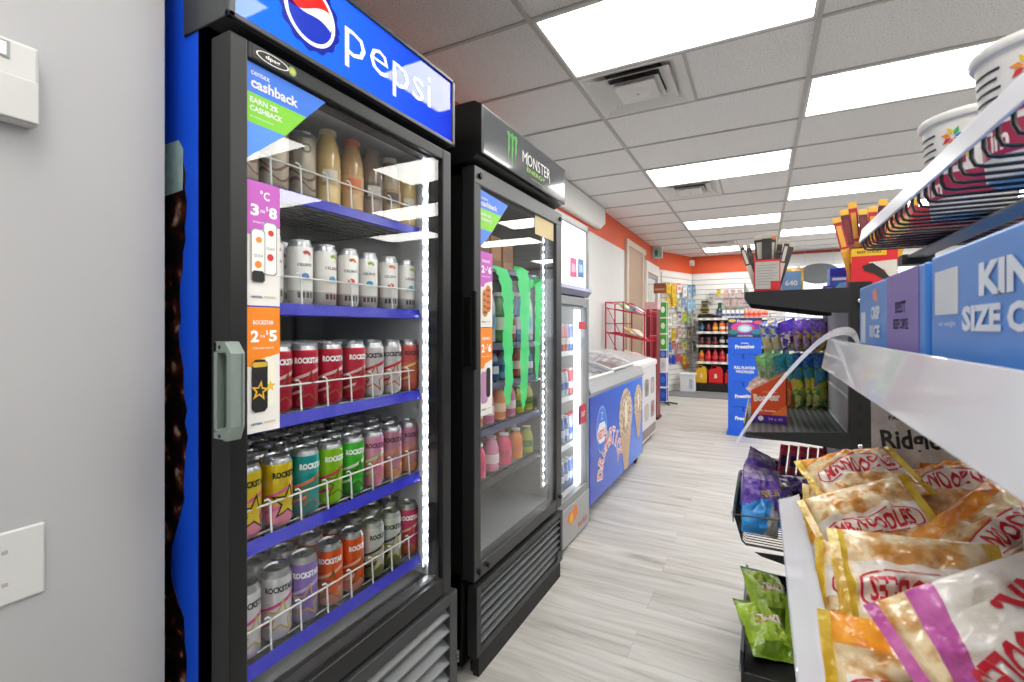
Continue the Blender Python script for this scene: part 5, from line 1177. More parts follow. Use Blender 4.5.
tag(ob, 'red and yellow open display box of pepperoni sticks on top of the upright', 'box')
for i in range(9):
    x = .262 + .0105 * i; a = -15 + 4.2 * i
    stick('red and yellow pepperoni stick in the display box, %s from left' % ORD[i], (x, 1.83 + .02 * (i % 3), 1.374), (-4 + 3 * (i % 3), a * .8, 8 * (i % 2)), .235 + .022 * ((i * 7) % 3) + (.015 if i in (3, 7) else 0), .024, '#7a1a24' if i % 2 else '#e0a01e', '#b01a30' if i % 2 == 0 else '#5a1420', '#e8b43a', 'pepperoni sticks in the red and yellow box')
# orange display box with wrapped sweets
OB = mat('#dd4a16', .45); y0, y1 = 1.95, 2.06
f = MB(); S = [(-.034, .908), (.080, .908), (.080, 1.086), (-.034, 1.022)]
f.prism(S, 'y', y0, y0 + .003, OB).prism(S, 'y', y1 - .003, y1, OB); f.box((.077, y0, .908), (.080, y1, 1.086), mat('#b98250', .7)); f.box((-.034, y0, .908), (.08, y1, .911), CARD); f.box((-.034, y0, .908), (-.031, y1, .96), mat('#d8cfc4', .5))
S2 = [(-.031, .98), (.077, .98), (.077, 1.084), (-.031, 1.021)]; f.prism(S2, 'y', y0 + .003, y0 + .0036, CARD); f.prism(S2, 'y', y1 - .0036, y1 - .003, CARD)
ox = f.build('display_box', None, loc=(.02, 2.0, .908)); tag(ox, 'orange open display box with a purple foot strip on the gondola shelf', 'box')
f = MB(); f.box((-.034, y0 - .0006, .908), (.080, y0, .935), mat('#4a1a8a', .45)); f.text('Booster', (-.024, y0 - .0008, .980), XU, ZU, .085, .028, mat('#f0dccb', .5), bold=.06, rot=.10); f.text('peanut butter', (.005, y0 - .0008, 1.014), XU, ZU, .045, .007, mat('#f0b89a', .5)); f.text('milk chocolate', (-.01, y0 - .0008, .947), XU, ZU, .055, .007, mat('#f6e4d4', .5), bold=.02)
f.text('24 x 40', (.022, y0 - .001, .917), XU, ZU, .045, .009, mat('#d8c8f0', .5)); f.poly([(-.002 + .009 * math.cos(i * PI / 8), y0 - .001, .922 + .009 * math.sin(i * PI / 8)) for i in range(16)], WHITE); f.prism([(.03, .936), (.08, .936), (.08, .975)], 'y', y0 - .0004, y0, mat('#ee7a30', .45)); f.build('box_print', ox)
PW = foil('#e8e2dc', '#d8a08a', .3, 60)
wp = None
for i in range(9):
    x, z = (-.028 + .010 * (i % 4), 1.0 + .012 * (i // 4)) if i < 7 else (-.042 - .004 * (i - 7), .955)
    if wp is None: o = wp = pack('wrapped_sweet', .07, .045, .016, lambda u, v, s: PW, 2.2, 12, 8, .2, 'u', .5, (), .1)
    else: o = wp.copy(); col.objects.link(o)
    put(o, (x, 1.975 + .011 * (i % 7), z if i < 7 else .93), (R.uniform(-20, 20), 60 + R.uniform(-25, 25) if i < 7 else 88, R.uniform(-20, 20)), 'white and orange wrapped sweet spilling from the orange display box', 'wrapped sweet', 'wrapped sweets in the orange box')
# sweets hanging in rows
GR = mat('#c9cbd0', .3, .6)
for k, (z, rows) in enumerate(((1.292, None), (1.148, None))):
    f = MB(); f.tube([(-.0, G1 - .06, z + .012), (.236, G1 - .06, z - .006)], .004, GR, 6); f.box((.236, G1 - .068, z - .02), (.247, G1 - .052, z + .01), GR); f.build('hang_bar', gd)
def candy(c1, c2, c3, seed):
    a, b, c = foil(c1, c2, .3, 55), foil(c2, c3, .3, 50), foil(c3, c1, .3, 60)
    return pack('candy_bag', .10, .135, .032, lambda u, v, s: c if (v > .68 or abs(u - .5) < .16 and .3 < v < .5) else (b if (v + u * .5) < .55 else a), seed, 16, 30, .22, 'v', .5, (), .06)
CV = [candy('#4f7ef0', '#f0ece0', '#f0dca0', 1.1), candy('#6a44c8', '#f4f0e8', '#5a3ac0', 2.3), candy('#8a5ae0', '#f0d04a', '#b090e8', 3.7), candy('#c0f0b4', '#eaf6e2', '#a0e09a', 4.9), candy('#3ab8c8', '#8ad4f4', '#5ac8d8', 6.1), candy('#2f64b8', '#5ac080', '#4a98e8', 7.3), candy('#f05a40', '#f8c050', '#f88a60', 8.9), candy('#f0e04a', '#5aa868', '#f4ec88', 9.4)]
TEMPLATES += CV
def hang(kinds, x0, x1, ztop, row, colours):
    n = len(kinds)
    for i, k in enumerate(kinds):
        o = CV[k].copy(); col.objects.link(o); x = x0 + (x1 - x0) * i / (n - 1)
        put(o, (x, G1 - .07 - .0, ztop - .135), (0, -14 if i < 3 else -6, 52 + R.uniform(-8, 8)), '%s candy bag, %s hanging row, %s from left, gondola end' % (colours[i], row, ORD[i]), 'candy bag', 'candy bags in the %s hanging row' % row)
hang([0, 0, 1, 2, 2, 2], .045, .225, 1.285, 'top', ['blue and cream', 'blue and cream', 'dark purple and white', 'purple and yellow', 'purple and yellow', 'purple and yellow'])
hang([3, 3, 4, 4, 5, 5, 5], .03, .228, 1.140, 'middle', ['pale green', 'pale green', 'teal and sky blue', 'teal and sky blue', 'navy and green', 'navy and green', 'navy and green'])
hang([6, 6, 7, 7, 7], .10, .225, 1.045, 'lower', ['red and orange', 'red and orange', 'yellow and green', 'yellow and green', 'yellow and green'])
# basket goods
PB1, PB2, PB3, PB4 = foil('#2f8ad8', '#3a9ae0'), foil('#5a34a8', '#8a6ac8', .3, 40), foil('#a8a49e', '#8a8680'), foil('#8a6ab8', '#c8b8d8', .3, 40)
def bigd(u, v, s):
    if v < .38 + .15 * math.sin(u * 4): return PB1 if u < .6 else PB3
    return PB2 if v < .8 else PB4
big = pack('candy_bag', .15, .225, .085, bigd, 15.2, 30, 36, .30, 'v', .5, [('FRUIT', mat('#e8c83a', .4), .5, .62, .07, .022, .2)], .05)
put(big, (-.005, 1.84, .540), (-14, 14, 40), 'blue and purple candy bag in the wire basket, nearest the camera', 'candy bag', 'large bags in the wire basket')
o = big.copy(); col.objects.link(o); put(o, (-.028, 1.99, .565), (-10, 26, 50), 'blue and purple candy bag in the wire basket, taller one behind', 'candy bag', 'large bags in the wire basket')
o = big.copy(); col.objects.link(o); put(o, (.06, 1.93, .54), (-52, 10, 20), 'blue and purple candy bag lying flat at the back of the wire basket', 'candy bag', 'large bags in the wire basket')
BAR = [foil('#c8203a', '#e0506a', .3, 60), foil('#26205a', '#3a3480', .3, 60)]
bar = pack('chocolate_bar', .03, .13, .016, lambda u, v, s: BAR[1] if .28 < v < .62 and u > .25 else BAR[0], 21., 8, 16, .1, 'v', .45, (), .05); TEMPLATES.append(bar)
for i in range(5):
    o = bar.copy(); col.objects.link(o); put(o, (.075 + .036 * i, 2.36, .62), (-28, 8, 0), 'red and navy wrapped chocolate bar in the low row, %s from left' % ORD[i], 'chocolate bar', 'red and navy bars')
pbag = pack('candy_bag', .07, .055, .035, lambda u, v, s: PB4 if nz(u * 4, v * 4, 3) > 0 else PB2, 31., 10, 8, .2, 'u', .5, (), .08); TEMPLATES.append(pbag)
for i in range(5):
    o = pbag.copy(); col.objects.link(o); put(o, (.055 + .045 * i, 2.27 - .004 * i, .575 + .008 * (i % 2)), (-25, R.uniform(-10, 10), R.uniform(-12, 12)), 'small lilac candy bag below the red bars, %s from left' % ORD[i], 'candy bag', 'small lilac bags')
f = MB(); f.box((.0, 2.2, .54), (.25, 2.44, .548), GDK); f.box((.0, 2.31, .548), (.25, 2.44, .61), BLACK2); f.build('bar_tray', gd)
db = carton('candy_box', (.01, 2.42, .61), (.08, 2.46, .66), mat('#1e1e20', .5)); f = MB()
for i in range(4): f.poly([(.02 + .017 * i + .006 * math.cos(j * PI / 4), 2.4192, .64 + .006 * math.sin(j * PI / 4)) for j in range(8)], mat('#8a96b8', .4))
f.build('front_print', db); tag(db, 'small black box with pale dots behind the wire basket', 'box')
# green chip bags in the base tray
GB1, GB2, GB3 = foil('#8fae2a', '#a8c43a', .25, 20), foil('#5a7a1a', '#7a9a26', .25, 30), foil('#5a2a7a', '#d8b83a', .3, 50)
grd = lambda u, v, s: GB3 if (.48 < v < .66 and .2 < u < .9 and nz(u * 9, v * 9, 1) > -.05) else (GB2 if v < .2 or v > .88 else GB1)
g1_ = pack('chip_bag', .16, .20, .10, grd, 41., 26, 30, .28, 'v', .5, [('TAKI', mat('#e8e0d0', .4), .52, .57, .08, .03, .1)], .06)
put(g1_, (.045, 1.80, .150), (-62, 12, 30), 'lime green chip bag lying in the black base tray, nearest the camera', 'chip bag', 'green chip bags in the base tray')
for loc_, rot_, lb in (((.05, 1.94, .19), (-54, 16, 32), 'lime green chip bag in the base tray, farther along from the camera'), ((.15, 1.86, .15), (-50, 4, 0), 'lime green chip bag at the back of the base tray')):
    o = g1_.copy(); col.objects.link(o); put(o, loc_, rot_, lb, 'chip bag', 'green chip bags in the base tray')

# ------------------------------------------------------------------ blue cardboard standee
SB = mat('#1f62e0', .45); f = MB(); f.box((-.345, 6.1, .04), (.006, 6.4, 1.13), SB); st_ = f.build('display_stand', None, loc=(-.17, 6.25, 0), bevel=.004); tag(st_, 'tall blue cardboard display stand with white lettering past the gondola', 'display stand')
f = MB(); f.box((-.36, 6.085, 0), (.021, 6.415, .045), SB); f.build('foot', st_, bevel=.003)
HP = mat('#26386a', .4); f = MB(); f.box((-.345, 6.1, 1.132), (.006, 6.13, 1.362), HP); hp = f.build('header_card', st_)
f = MB(); yk = 6.0994
for cxx, czz_, rx_, rz_, c in ((-.17, 1.25, .15, .085, '#7a3aa8'), (-.19, 1.25, .12, .06, '#e04a8a'), (-.17, 1.24, .075, .045, '#8fd8e8'), (-.17, 1.24, .05, .03, '#d8ecf4'), (-.29, 1.2, .05, .03, '#2f8a8a'), (-.05, 1.2, .05, .03, '#2f8a9a'), (-.03, 1.31, .05, .02, '#e85a7a'), (-.3, 1.33, .04, .018, '#e8c84a')):
    f.poly([(cxx + rx_ * math.cos(i * PI / 10), yk, czz_ + rz_ * math.sin(i * PI / 10)) for i in range(20)], mat(c, .45)); yk -= .0004
f.text('Freezies', (-.25, yk, 1.31), XU, ZU, .16, .032, WHITE, bold=.04); f.text('ASSORTED', (-.25, yk, 1.145), XU, ZU, .16, .02, mat('#d8d8e8', .4), bold=.03); f.build('header_picture', hp)
f = MB(); yk = 6.0992
f.text('Jumbo', (-.21, yk, 1.06), XU, ZU, .08, .022, WHITE, bold=.03); f.text('Freezies', (-.27, yk, 1.005), XU, ZU, .20, .045, WHITE, bold=.05, rot=.04); f.text('FULL FLAVOUR', (-.28, yk, .77), XU, ZU, .22, .035, WHITE, bold=.04); f.text('TWICE FROZEN', (-.265, yk, .725), XU, ZU, .19, .032, WHITE, bold=.04)
f.text('Freezies', (-.27, yk, .43), XU, ZU, .18, .045, WHITE, bold=.05, rot=.1); f.text('Freezies', (-.27, yk, .18), XU, ZU, .18, .045, WHITE, bold=.05); f.build('stand_lettering', st_)
f = MB(); LN = mat('#1748b0', .5)
for z in (.94, .62, .33): f.box((-.30, 6.0988, z), (-.04, 6.0994, z + .006), LN); f.prism([(-.20, z + .006), (-.18, z + .006), (-.17, z - .05), (-.195, z - .05)], 'y', 6.0988, 6.0994, LN)
f.build('fold_lines', st_)

# ------------------------------------------------------------------ red wire rack with bread bags
rr = thing('wire_rack', 'red wire snack rack with three tiers beside the wall behind the freezers', 'wire rack', (-1.46, 5.9, 0))
RW = mat('#b81e34', .4); f = MB(); rx0, rx1, ry0, ry1 = -1.70, -1.23, 5.74, 6.16
for x in (rx0, rx0 + .22, rx1):
    for y in (ry0, ry1):
        h_r = 1.56 if x != rx1 else 1.42
        f.tube([(x, y, 0), (x, y, h_r)], .009, RW, 6)
for y in (ry0, ry1): f.tube([(rx0, y, 1.56), (rx0 + .22, y, 1.56), (rx1, y, 1.42)], .007, RW, 6); f.tube([(rx0, y, 1.30), (rx0 + .22, y, 1.30)], .006, RW, 6)
f.tube([(rx0, ry0, 1.56), (rx0, ry1, 1.56)], .007, RW, 6); fr = f.build('frame', rr)
for z in (1.44, 1.14, .86, .5):
    f = MB(); f.prism([(rx0, z + .05), (rx0, z + .06), (rx1 + .05, z - .05), (rx1 + .05, z - .06)], 'y', ry0, ry0 + .006, RW); f.prism([(rx0, z + .05), (rx0, z + .06), (rx1 + .05, z - .05), (rx1 + .05, z - .06)], 'y', ry1 - .006, ry1, RW)
    for i in range(9): y = ry0 + (ry1 - ry0) * i / 8; f.tube([(rx0, y, z + .05), (rx1 + .05, y, z - .055), (rx1 + .055, y, z + .01)], .004, RW, 5)
    f.tube([(rx1 + .055, ry0, z + .01), (rx1 + .055, ry1, z + .01)], .006, RW, 5); f.build('tier', rr)
for a, b in ((1.30, 1.14), (1.0, .86)): f = MB(); f.tube([(rx0 + .02, ry0, a + .2), (rx0 + .2, ry0, b)], .005, RW, 5); f.build('brace', rr)
BB = {}
for k, (c1, c2) in dict(green=('#5ab84a', '#e0ecd8'), blue=('#6a8ac8', '#e8ecf4'), yellow=('#e0b23a', '#f0e8d0'), white=('#ece4de', '#d8c0b0'), pink=('#e8b8b8', '#f4ece8')).items():
    m1, m2 = foil(c1, c2, .3, 9), foil(c2, None, .3); BB[k] = pack('snack_bag', .17, .20, .07, (lambda a, b: lambda u, v, s: a if v > .35 else b)(m1, m2), len(k) * 3.1, 12, 12, .15); TEMPLATES.append(BB[k])
for k, x, y, z, lab in (('green', -1.40, 5.82, 1.455, 'green snack bag on the top tier of the red wire rack, nearest'), ('blue', -1.27, 5.85, 1.42, 'blue snack bag at the front of the red rack top tier'), ('white', -1.30, 6.0, 1.42, 'white snack bag behind the blue one on the red rack top tier'), ('yellow', -1.34, 5.84, 1.15, 'yellow snack bag on the second tier of the red rack'), ('white', -1.25, 5.84, 1.13, 'white snack bag at the front of the second tier of the red rack'), ('white', -1.36, 5.84, .875, 'white snack bag on the third tier of the red rack, inner side'), ('pink', -1.24, 5.84, .845, 'pale pink snack bag on the third tier of the red rack, outer side')):
    o = BB[k].copy(); col.objects.link(o); put(o, (x, y, z), (-60, 12, 75), lab, 'snack bag', 'bags on the red wire rack')
# dark red gift wrap stand
gw = thing('display_stand', 'narrow dark red display stand between the red wire rack and green boxes', 'display stand', (-1.33, 6.7, 0))
f = MB(); DRm = mat('#7a1422', .4); f.box((-1.40, 6.64, .02), (-1.345, 6.9, 1.5), DRm).box((-1.33, 6.64, .02), (-1.26, 6.9, 1.5), DRm); f.build('panel', gw, bevel=.004)
f = MB(); f.box((-1.345, 6.66, 0), (-1.33, 6.88, 1.56), mat('#d8b8b4', .4)); f.box((-1.42, 6.64, 0), (-1.24, 6.9, .03), mat('#3a1a1e', .5)); f.build('post', gw)
f = MB(); f.box((-1.42, 6.65, 1.50), (-1.25, 6.88, 1.60), mat('#d8a8ac', .5, var=.3, scale=30)); f.build('top_tray', gw, bevel=.004)
# stacked drink boxes on a wheeled stand
cs_ = thing('display_stand', 'slim white wheeled stand of stacked boxes by the far door', 'display stand', (-1.42, 8.0, 0))
f = MB(); f.box((-1.48, 7.93, .06), (-1.35, 7.95, 1.68), WHITE).box((-1.48, 8.1, .06), (-1.35, 8.12, 1.68), WHITE).box((-1.48, 7.95, .06), (-1.46, 8.1, 1.68), WHITE)
for z in (.06, .30, .55, .76, .90, 1.16, 1.42): f.box((-1.46, 7.95, z - .012), (-1.35, 8.1, z), WHITE)
f.build('cabinet', cs_); f = MB()
for x in (-1.5, -1.3): f.tube([(-1.415, 8.0, .05), (x, 7.88 if x > -1.4 else 8.1, .02)], .014, BLACK, 6)
f.tube([(-1.415, 8.0, .05), (-1.2, 8.05, .02)], .014, BLACK, 6); f.lathe([(.03, .03), (.03, .06)], 10, BLACK, (-1.415, 8.0, 0)); f.build('foot', cs_)
for i, (z, h_b, c, c2, w_) in enumerate(((1.422, .235, '#3a9a3a', '#e8f0e0', 'green box, uppermost'), (1.162, .235, '#3a9a3a', '#d8ecd0', 'green box, second from top'), (.902, .235, '#43a03a', '#e0f0d8', 'green box, third from top'), (.762, .12, '#2346a8', '#6a8ad8', 'dark blue box'), (.552, .19, '#d8dade', '#c0c4cc', 'white box'), (.302, .22, '#1f4fc0', '#3a70e0', 'bright blue box, upper of two'), (.062, .21, '#1c46b0', '#3a68d8', 'bright blue box, lower of two'))):
    f = MB(); f.box((-1.458, 7.925, z), (-1.352, 8.08, z + h_b), mat(c, .4)); o = f.build('drink_carton', None, loc=(-1.405, 8.0, z), bevel=.003); f = MB(); f.poly([(-1.405 + .032 * math.cos(j * PI / 8), 7.9245, z + h_b / 2 + min(.05, h_b * .4) * math.sin(j * PI / 8)) for j in range(16)], mat(c2, .4)); f.build('front_mark', o); tag(o, w_ + ' on the slim white wheeled stand', 'carton', 'boxes on the slim wheeled stand')

# ------------------------------------------------------------------ far black shelving with car fluids
bs = thing('shelving', 'black shelving of bottles and fuel cans against the far slatted wall', 'shelving', (-.45, 10.25, 0))
f = MB(); f.box((-1.13, 10.44, 0), (.15, 10.47, 1.42), BLACK); f.box((-1.14, 10.0, 0), (.16, 10.44, .13), BLACK).box((-1.15, 9.99, .13), (.17, 10.44, .155), BLACK2); f.build('carcass', bs)
SZ = [.575, .90, 1.165, 1.43]
for z in SZ:
    f = MB(); f.box((-1.14, 10.05, z - .03), (.16, 10.44, z), BLACK2); o = f.build('shelf', bs); f = MB(); f.box((-1.14, 10.035, z - .035), (.16, 10.05, z + .012), mat('#c8c8c6', .45))
    for i in range(9): f.box((-1.1 + .14 * i, 10.0335, z - .03), (-1.03 + .14 * i, 10.035, z + .005), mat('#eeeae0', .5))
    f.build('price_rail', o)
for x in (-1.14, .13): MB().box((x, 10.40, 0), (x + .03, 10.45, 1.5), BLACK).build('upright', bs)
JG = [bottle('#d86a2a', '#2a2a2c', '#e8c84a', r=.05, h=.20, neck=.02, wide=.7, name='fluid_bottle'), bottle('#e8702a', '#d8d8d8', '#e8e0d8', r=.055, h=.21, neck=.022, wide=.75, name='fluid_bottle'), bottle('#5a98b8', '#d8e4ea', '#c8dce4', r=.055, h=.19, neck=.024, wide=.75, name='fluid_bottle'), bottle('#2c2c30', '#1a1a1c', '#c8c8cc', r=.048, h=.235, neck=.018, wide=.6, name='fluid_bottle'), bottle('#3a2024', '#c83040', '#8a3038', r=.048, h=.16, neck=.03, wide=.8, name='fluid_bottle'), bottle('#b81a2c', '#8a1420', '#d83a3a', r=.055, h=.25, neck=.022, wide=.6, name='fluid_bottle'), bottle('#d8c0c4', '#c84a54', '#d89aa0', r=.05, h=.2, neck=.02, wide=.7, name='fluid_bottle'), bottle('#c8ccd8', '#3a5ab0', '#6a80b8', r=.055, h=.24, neck=.024, wide=.7, name='fluid_bottle'), bottle('#26282c', '#2a2a2c', '#4a70a0', r=.05, h=.22, neck=.02, wide=.7, name='fluid_bottle'), bottle('#e0e0e2', '#5a6a8a', '#4a5a8a', r=.035, h=.18, neck=.016, wide=.6, name='fluid_bottle'), bottle('#e89a86', '#e8e8e8', '#d84a3a', r=.04, h=.19, neck=.018, wide=.6, name='fluid_bottle'), bottle('#d8832a', '#e8c84a', '#c83a2a', r=.05, h=.22, neck=.02, wide=.65, name='fluid_bottle')]
JN = ['amber black-capped', 'orange', 'pale blue', 'black', 'short dark red', 'red', 'pink', 'white and blue', 'dark', 'slim white', 'salmon', 'orange yellow-capped']
TEMPLATES += JG
for z, seq, rn in ((SZ[3], [8, 9, 9, 9, 8, 9, 9, 9, 9, 9, 10, 10, 10, 10, 10], 'top'), (SZ[2], [8, 4, 0, 1, 1, 1, 2, 2, 2, 2], 'third'), (SZ[1], [4, 4, 4, 3, 3, 3, 3, 3, 3, 3], 'second'), (SZ[0], [11, 5, 5, 5, 6, 7, 8, 8, 7, 7], 'lowest')):
    n = len(seq)
    for i, k in enumerate(seq):
        x = -1.05 + 1.12 * i / (n - 1)
        if rn == 'top' and i < 4: continue
        tag(dup(JG[k], (x, 10.12, z + .001), R.uniform(-2, 2)), '%s bottle, %s from left, on the %s shelf of the far black shelving' % (JN[k], (ORD + ['thirteenth', 'fourteenth', 'fifteenth'])[i], rn), 'bottle', 'bottles on the %s shelf of the far black shelving' % rn)
def jug(c, lab, x, w_=.19, h_=.30, cat='fuel can'):
    f = MB(); P = [(-w_ / 2, 0), (w_ / 2, 0), (w_ / 2, h_ * .78), (w_ * .32, h_), (w_ * .05, h_), (-.0, h_ * .9), (-w_ * .2, h_ * .9), (-w_ / 2, h_ * .8)]; m = mat(c, .35); f.prism(P, 'y', -.08, .08, m); o = f.build('fuel_can', None, loc=(0, 0, 0), bevel=.014, seg=3)
    f = MB(); f.tube([(-w_ * .32, 0, h_ * .86), (-w_ * .28, 0, h_ * 1.02), (w_ * .0, 0, h_ * 1.05), (w_ * .1, 0, h_ * .98)], .013, m, 8); f.build('grip', None, loc=(0, 0, 0)).parent = o
    f = MB(); f.lathe([(.024, h_ - .004), (.024, h_ + .03), (.018, h_ + .034), (.0001, h_ + .034)], 14, mat('#1a1a1a', .5), (w_ * .2, 0, 0)); f.build('cap', None, loc=(0, 0, 0)).parent = o
    f = MB(); f.prism([(-w_ * .1, h_ * .3), (w_ * .12, h_ * .35), (w_ * .05, h_ * .6), (-w_ * .08, h_ * .55)], 'y', -.0806, -.08, mat('#f0e0d0', .4)); f.build('label', None, loc=(0, 0, 0)).parent = o
    put(o, (x, 10.15, .156), (0, 0, 0), lab, cat)
jug('#e8b418', 'big yellow fuel can at the left end of the far shelving base', -1.05, .2, .33); jug('#d81e22', 'large red fuel can in the middle of the far shelving base', -.79, .26, .33); jug('#c81a20', 'smaller red fuel can right of the large red one', -.53, .2, .26); jug('#d8dadc', 'white jug at the right end of the far shelving base', -.33, .16, .28, 'jug')
# white foam cooler box and coiled hose, hanging goods
f = MB(); f.box((-1.40, 9.70, .012), (-1.13, 9.90, .33), mat('#dcdee0', .7)); o = f.build('foam_box', None, loc=(-1.26, 9.80, .012), bevel=.012); f = MB(); f.box((-1.41, 9.69, .33), (-1.12, 9.91, .37), mat('#e6e8ea', .7)); f.build('lid', o, bevel=.008); f = MB(); f.box((-1.23, 9.6992, .08), (-1.17, 9.70, .26), mat('#a8bcd0', .6)); f.build('sticker', o); tag(o, 'white foam box on the floor before the far shelving', 'box')
ANG = math.atan2(DD.y, DD.x)
def dpt(a, out, z): p = D0 + DD * a + DN * out; return (p.x, p.y, z)
f = MB()
for k in range(4): f.tube([dpt(.94 + (.10 - .012 * k) * math.cos(i * PI / 12), .05 + .014 * k, .52 + (.10 - .012 * k) * math.sin(i * PI / 12)) for i in range(24)], .011, mat(['#d8702a', '#c8602a', '#d8903a', '#b8502a'][k], .5), 6, True)
tag(f.build('hose_coil', loc=dpt(.94, .05, .52)), 'orange coiled hose hanging low on the slanted slatted wall', 'hose')
pk_i = [0]
def peg(a, z, w_, h_, c1, c2, lab, back=False, kind='hanging_pack', grp=None):
    f = MB(); m1, m2 = mat(c1, .4), mat(c2, .4)
    f.box((-w_ / 2, -.03, -h_), (w_ / 2, 0, -.02 - h_ * .15), m1); f.box((-w_ / 2, -.016, -h_ * .3), (w_ / 2, -.012, 0), m2); f.box((-w_ * .32, -.0306, -h_ * .75), (w_ * .32, -.03, -h_ * .4), m2)
    o = f.build(kind, None, loc=(0, 0, 0), bevel=.004); f = MB(); f.tube([(0, .05, -.012), (0, -.04, -.012), (0, -.05, -.004)], .003, CHROME, 5); f.build('hook', None, loc=(0, 0, 0)).parent = o
    if back: put(o, (a, 10.425, z), (0, 0, 0), lab, 'hanging pack', grp)
    else: put(o, dpt(a, .08, z), (0, 0, math.degrees(ANG)), lab, 'hanging pack', grp)
SW = 'packs hanging on the slanted slatted wall'
rows_ = [(2.12, .24, [('#e0b81e', '#c8a018', 'yellow'), ('#e0b81e', '#c8a018', 'yellow'), ('#e8d8d4', '#d86a6a', 'white and red'), ('#e0dcd8', '#a8b8c8', 'white'), ('#a8bcd0', '#6a8aa8', 'pale blue'), ('#7aa0b8', '#4a6a88', 'blue grey')], 'top'),
         (1.84, .24, [('#e0b81e', '#c8a018', 'yellow'), ('#e0b81e', '#c8a018', 'yellow'), ('#c8d0b8', '#8aa08a', 'sage'), ('#98a8c8', '#6a7ab0', 'blue violet'), ('#a8c8dc', '#7aa8c8', 'sky blue'), ('#a8c8dc', '#7aa8c8', 'sky blue')], 'second'),
         (1.54, .22, [('#e4e0da', '#b8b0a8', 'white'), ('#dcd8d2', '#a8a098', 'white'), ('#c8c4bc', '#6a5a88', 'grey violet'), ('#b8c83a', '#8aa02a', 'lime'), ('#a8b89a', '#7a8a6a', 'grey green'), ('#d0ccc4', '#98948c', 'light grey')], 'third'),
         (1.26, .22, [('#d8d4cc', '#989084', 'light grey'), ('#d8b83a', '#a88a2a', 'mustard'), ('#d0b8b0', '#a87a70', 'dusty pink'), ('#c0c0b8', '#8a8a80', 'grey'), ('#a89a8a', '#6a5f52', 'brown grey'), ('#d8d4cc', '#a8a49c', 'light grey')], 'fourth'),
         (.98, .2, [('#5a8ab8', '#3a6a98', 'blue'), ('#c87a7a', '#98504a', 'dull red'), ('#b8a0a0', '#8a7070', 'mauve'), ('#b8b46a', '#8a8448', 'olive'), ('#a8a098', '#787068', 'taupe'), ('#c8c0b4', '#989084', 'beige')], 'fifth'),
         (.73, .2, [('#1f48c0', '#16348a', 'royal blue'), ('#1f48c0', '#16348a', 'royal blue'), ('#c85a6a', '#983a4a', 'rose'), ('#c8a03a', '#987828', 'ochre'), ('#a8988a', '#7a6c60', 'taupe')], 'lowest')]
for z, h_, items, rn in rows_:
    for i, (c1, c2, w_) in enumerate(items):
        peg(.24 + .19 * i + R.uniform(-.02, .02), z + R.uniform(-.03, .03), R.uniform(.10, .165), h_ * R.uniform(.75, 1.1), c1, c2, '%s pack on the slanted slatted wall, %s row, %s from left' % (w_, rn, ORD[i]), grp=SW)
BWG = 'packs hanging on the far slatted wall'
for i, (x, z, w_, h_, c1, c2, lab) in enumerate(((-1.02, 1.80, .13, .17, '#8a7a3a', '#3a3a34', 'olive'), (-.90, 1.94, .10, .16, '#b8b4b0', '#88847e', 'grey'), (-.76, 2.02, .07, .13, '#d8c02a', '#a89018', 'yellow'), (-.74, 1.75, .07, .2, '#2f6a4a', '#1f4a34', 'dark green'), (-1.02, 1.62, .17, .10, '#d0b02a', '#2a2a2a', 'yellow and black'), (-.62, 2.0, .08, .16, '#b8a8a8', '#c89a98', 'silvery'), (-.50, 2.0, .08, .16, '#c0b4b4', '#a88a8a', 'silvery'), (-.38, 2.0, .08, .16, '#b8acac', '#b89a9a', 'silvery'), (-.26, 2.0, .08, .16, '#c4b8b4', '#a89088', 'silvery'), (-.60, 1.82, .08, .15, '#c0b0ac', '#b08a84', 'silvery'), (-.48, 1.82, .08, .15, '#b8aaa8', '#c09a94', 'silvery'), (-.36, 1.82, .08, .15, '#c4b8b8', '#b08a8a', 'silvery'), (-.24, 1.82, .08, .15, '#b0a4a4', '#a88484', 'silvery'), (-.1, 1.92, .08, .16, '#c0b4b4', '#a88a8a', 'silvery'))):
    row = 'upper row' if z > 1.9 else 'lower row'
    peg(x, z, w_, h_, c1, c2, '%s pack on far slatted wall, %s, %s in order from left' % (lab, row, ORD[i] if i < 12 else ['thirteenth', 'fourteenth'][i - 12]), True, grp=BWG)
f = MB(); f.prism([(-.2, 0), (-.14, .05), (.05, .06), (.16, .03), (.2, .055), (.15, -.02), (.04, -.03), (-.12, -.035)], 'y', -.03, .03, BLACK); put(f.build('toy_model', None, loc=(0, 0, 0), bevel=.006), (-.95, 10.15, 1.466), (0, 0, 0), 'black jagged tool standing at the left end of the top far shelf', 'tool')
# oval board by the window, small brown hanging sign
f = MB(); f.prism([(.93 + .33 * math.cos(i * PI / 24), 2.235 + .185 * math.sin(i * PI / 24)) for i in range(48)], 'y', 10.28, 10.30, mat('#5f6468', .6)); o = f.build('hanging_sign', None, loc=(.93, 10.29, 2.235), bevel=.004); f = MB()
for x in (.71, 1.15): f.tube([(x, 10.29, 2.40), (x, 10.29, 2.7)], .003, STEEL, 5)
f.build('hang_wire', o); tag(o, 'grey oval board hanging in front of the far window', 'sign')
f = MB(); f.box((-1.62, 8.28, 1.83), (-1.42, 8.3, 2.0), mat('#8a4a34', .5)); o = f.build('hanging_sign', None, loc=(-1.52, 8.29, 1.83), bevel=.003); f = MB(); f.box((-1.60, 8.2785, 1.88), (-1.44, 8.28, 1.91), mat('#c88a6a', .5)); f.build('sign_stripe', o); f = MB(); f.tube([(-1.72, 8.29, 1.99), (-1.42, 8.29, 1.99)], .006, STEEL, 5); f.build('bracket', o); tag(o, 'small brown sign on an arm beside the far glazed door', 'sign')

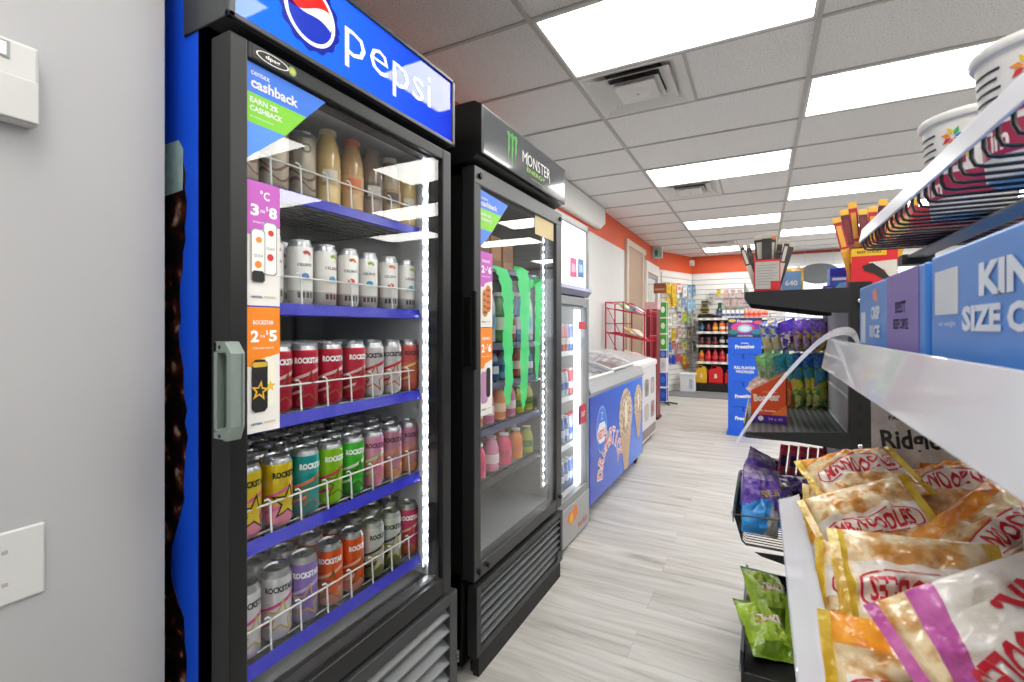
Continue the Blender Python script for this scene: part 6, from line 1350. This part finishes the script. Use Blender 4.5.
# ------------------------------------------------------------------ rack added in the next aisle to darken the cooler door reflections
r2 = thing('shelf_rack', 'long black shelf rack added in the next aisle to darken the door reflections', 'shelf rack', (1.75, 3.4, 0))
f = MB(); f.box((1.74, .6, 0), (1.78, 7.0, 1.45), mat('#5c5c5e', .5)); f.build('back_panel', r2)
for k in range(7): MB().box((1.71, .6 + 1.05 * k, 0), (1.74, .64 + 1.05 * k, 1.45), BLACK).build('upright', r2)
for z in (.14, .48, .82, 1.14):
    f = MB(); f.box((1.38, .6, z - .02), (1.74, 7.0, z), BLACK2); o = f.build('shelf', r2); MB().box((1.372, .6, z - .03), (1.38, 7.0, z + .012), mat('#9a9a9c', .4)).build('shelf_lip', o)
f = MB(); f.box((1.38, .6, 0), (1.74, 7.0, .12), BLACK); f.build('base_deck', r2)

# ------------------------------------------------------------------ light, camera, view
for o in TEMPLATES: drop(o)
w = bpy.data.worlds.new('daylight'); sc.world = w; w.use_nodes = True
w.node_tree.nodes['Background'].inputs['Color'].default_value = (.95, .97, 1, 1); w.node_tree.nodes['Background'].inputs['Strength'].default_value = 2.0
cam = bpy.data.cameras.new('camera'); co = bpy.data.objects.new('camera', cam); col.objects.link(co); sc.camera = co
co.location = (0, 0, 1.25); co.rotation_euler = (PI / 2, 0, .48207)
cam.sensor_width = 36; cam.lens = 476.6 / 1024 * 36; cam.shift_y = -(341 - 327.6) / 1024; cam.clip_start = .01
cam.dof.use_dof = True; cam.dof.focus_distance = 2.2; cam.dof.aperture_fstop = 9.0
sc.view_settings.view_transform = 'Standard'; sc.view_settings.look = 'None'; sc.view_settings.gamma = 1; sc.view_settings.exposure = EXPO
sc.view_settings.use_curve_mapping = False
cy_ = sc.cycles; cy_.max_bounces = 8; cy_.diffuse_bounces = 4; cy_.glossy_bounces = 4; cy_.transmission_bounces = 6; cy_.transparent_max_bounces = 16
cy_.caustics_reflective = False; cy_.caustics_refractive = False; cy_.sample_clamp_indirect = 4; cy_.use_denoising = True
try: cy_.denoiser = 'OPENIMAGEDENOISE'
except Exception: pass
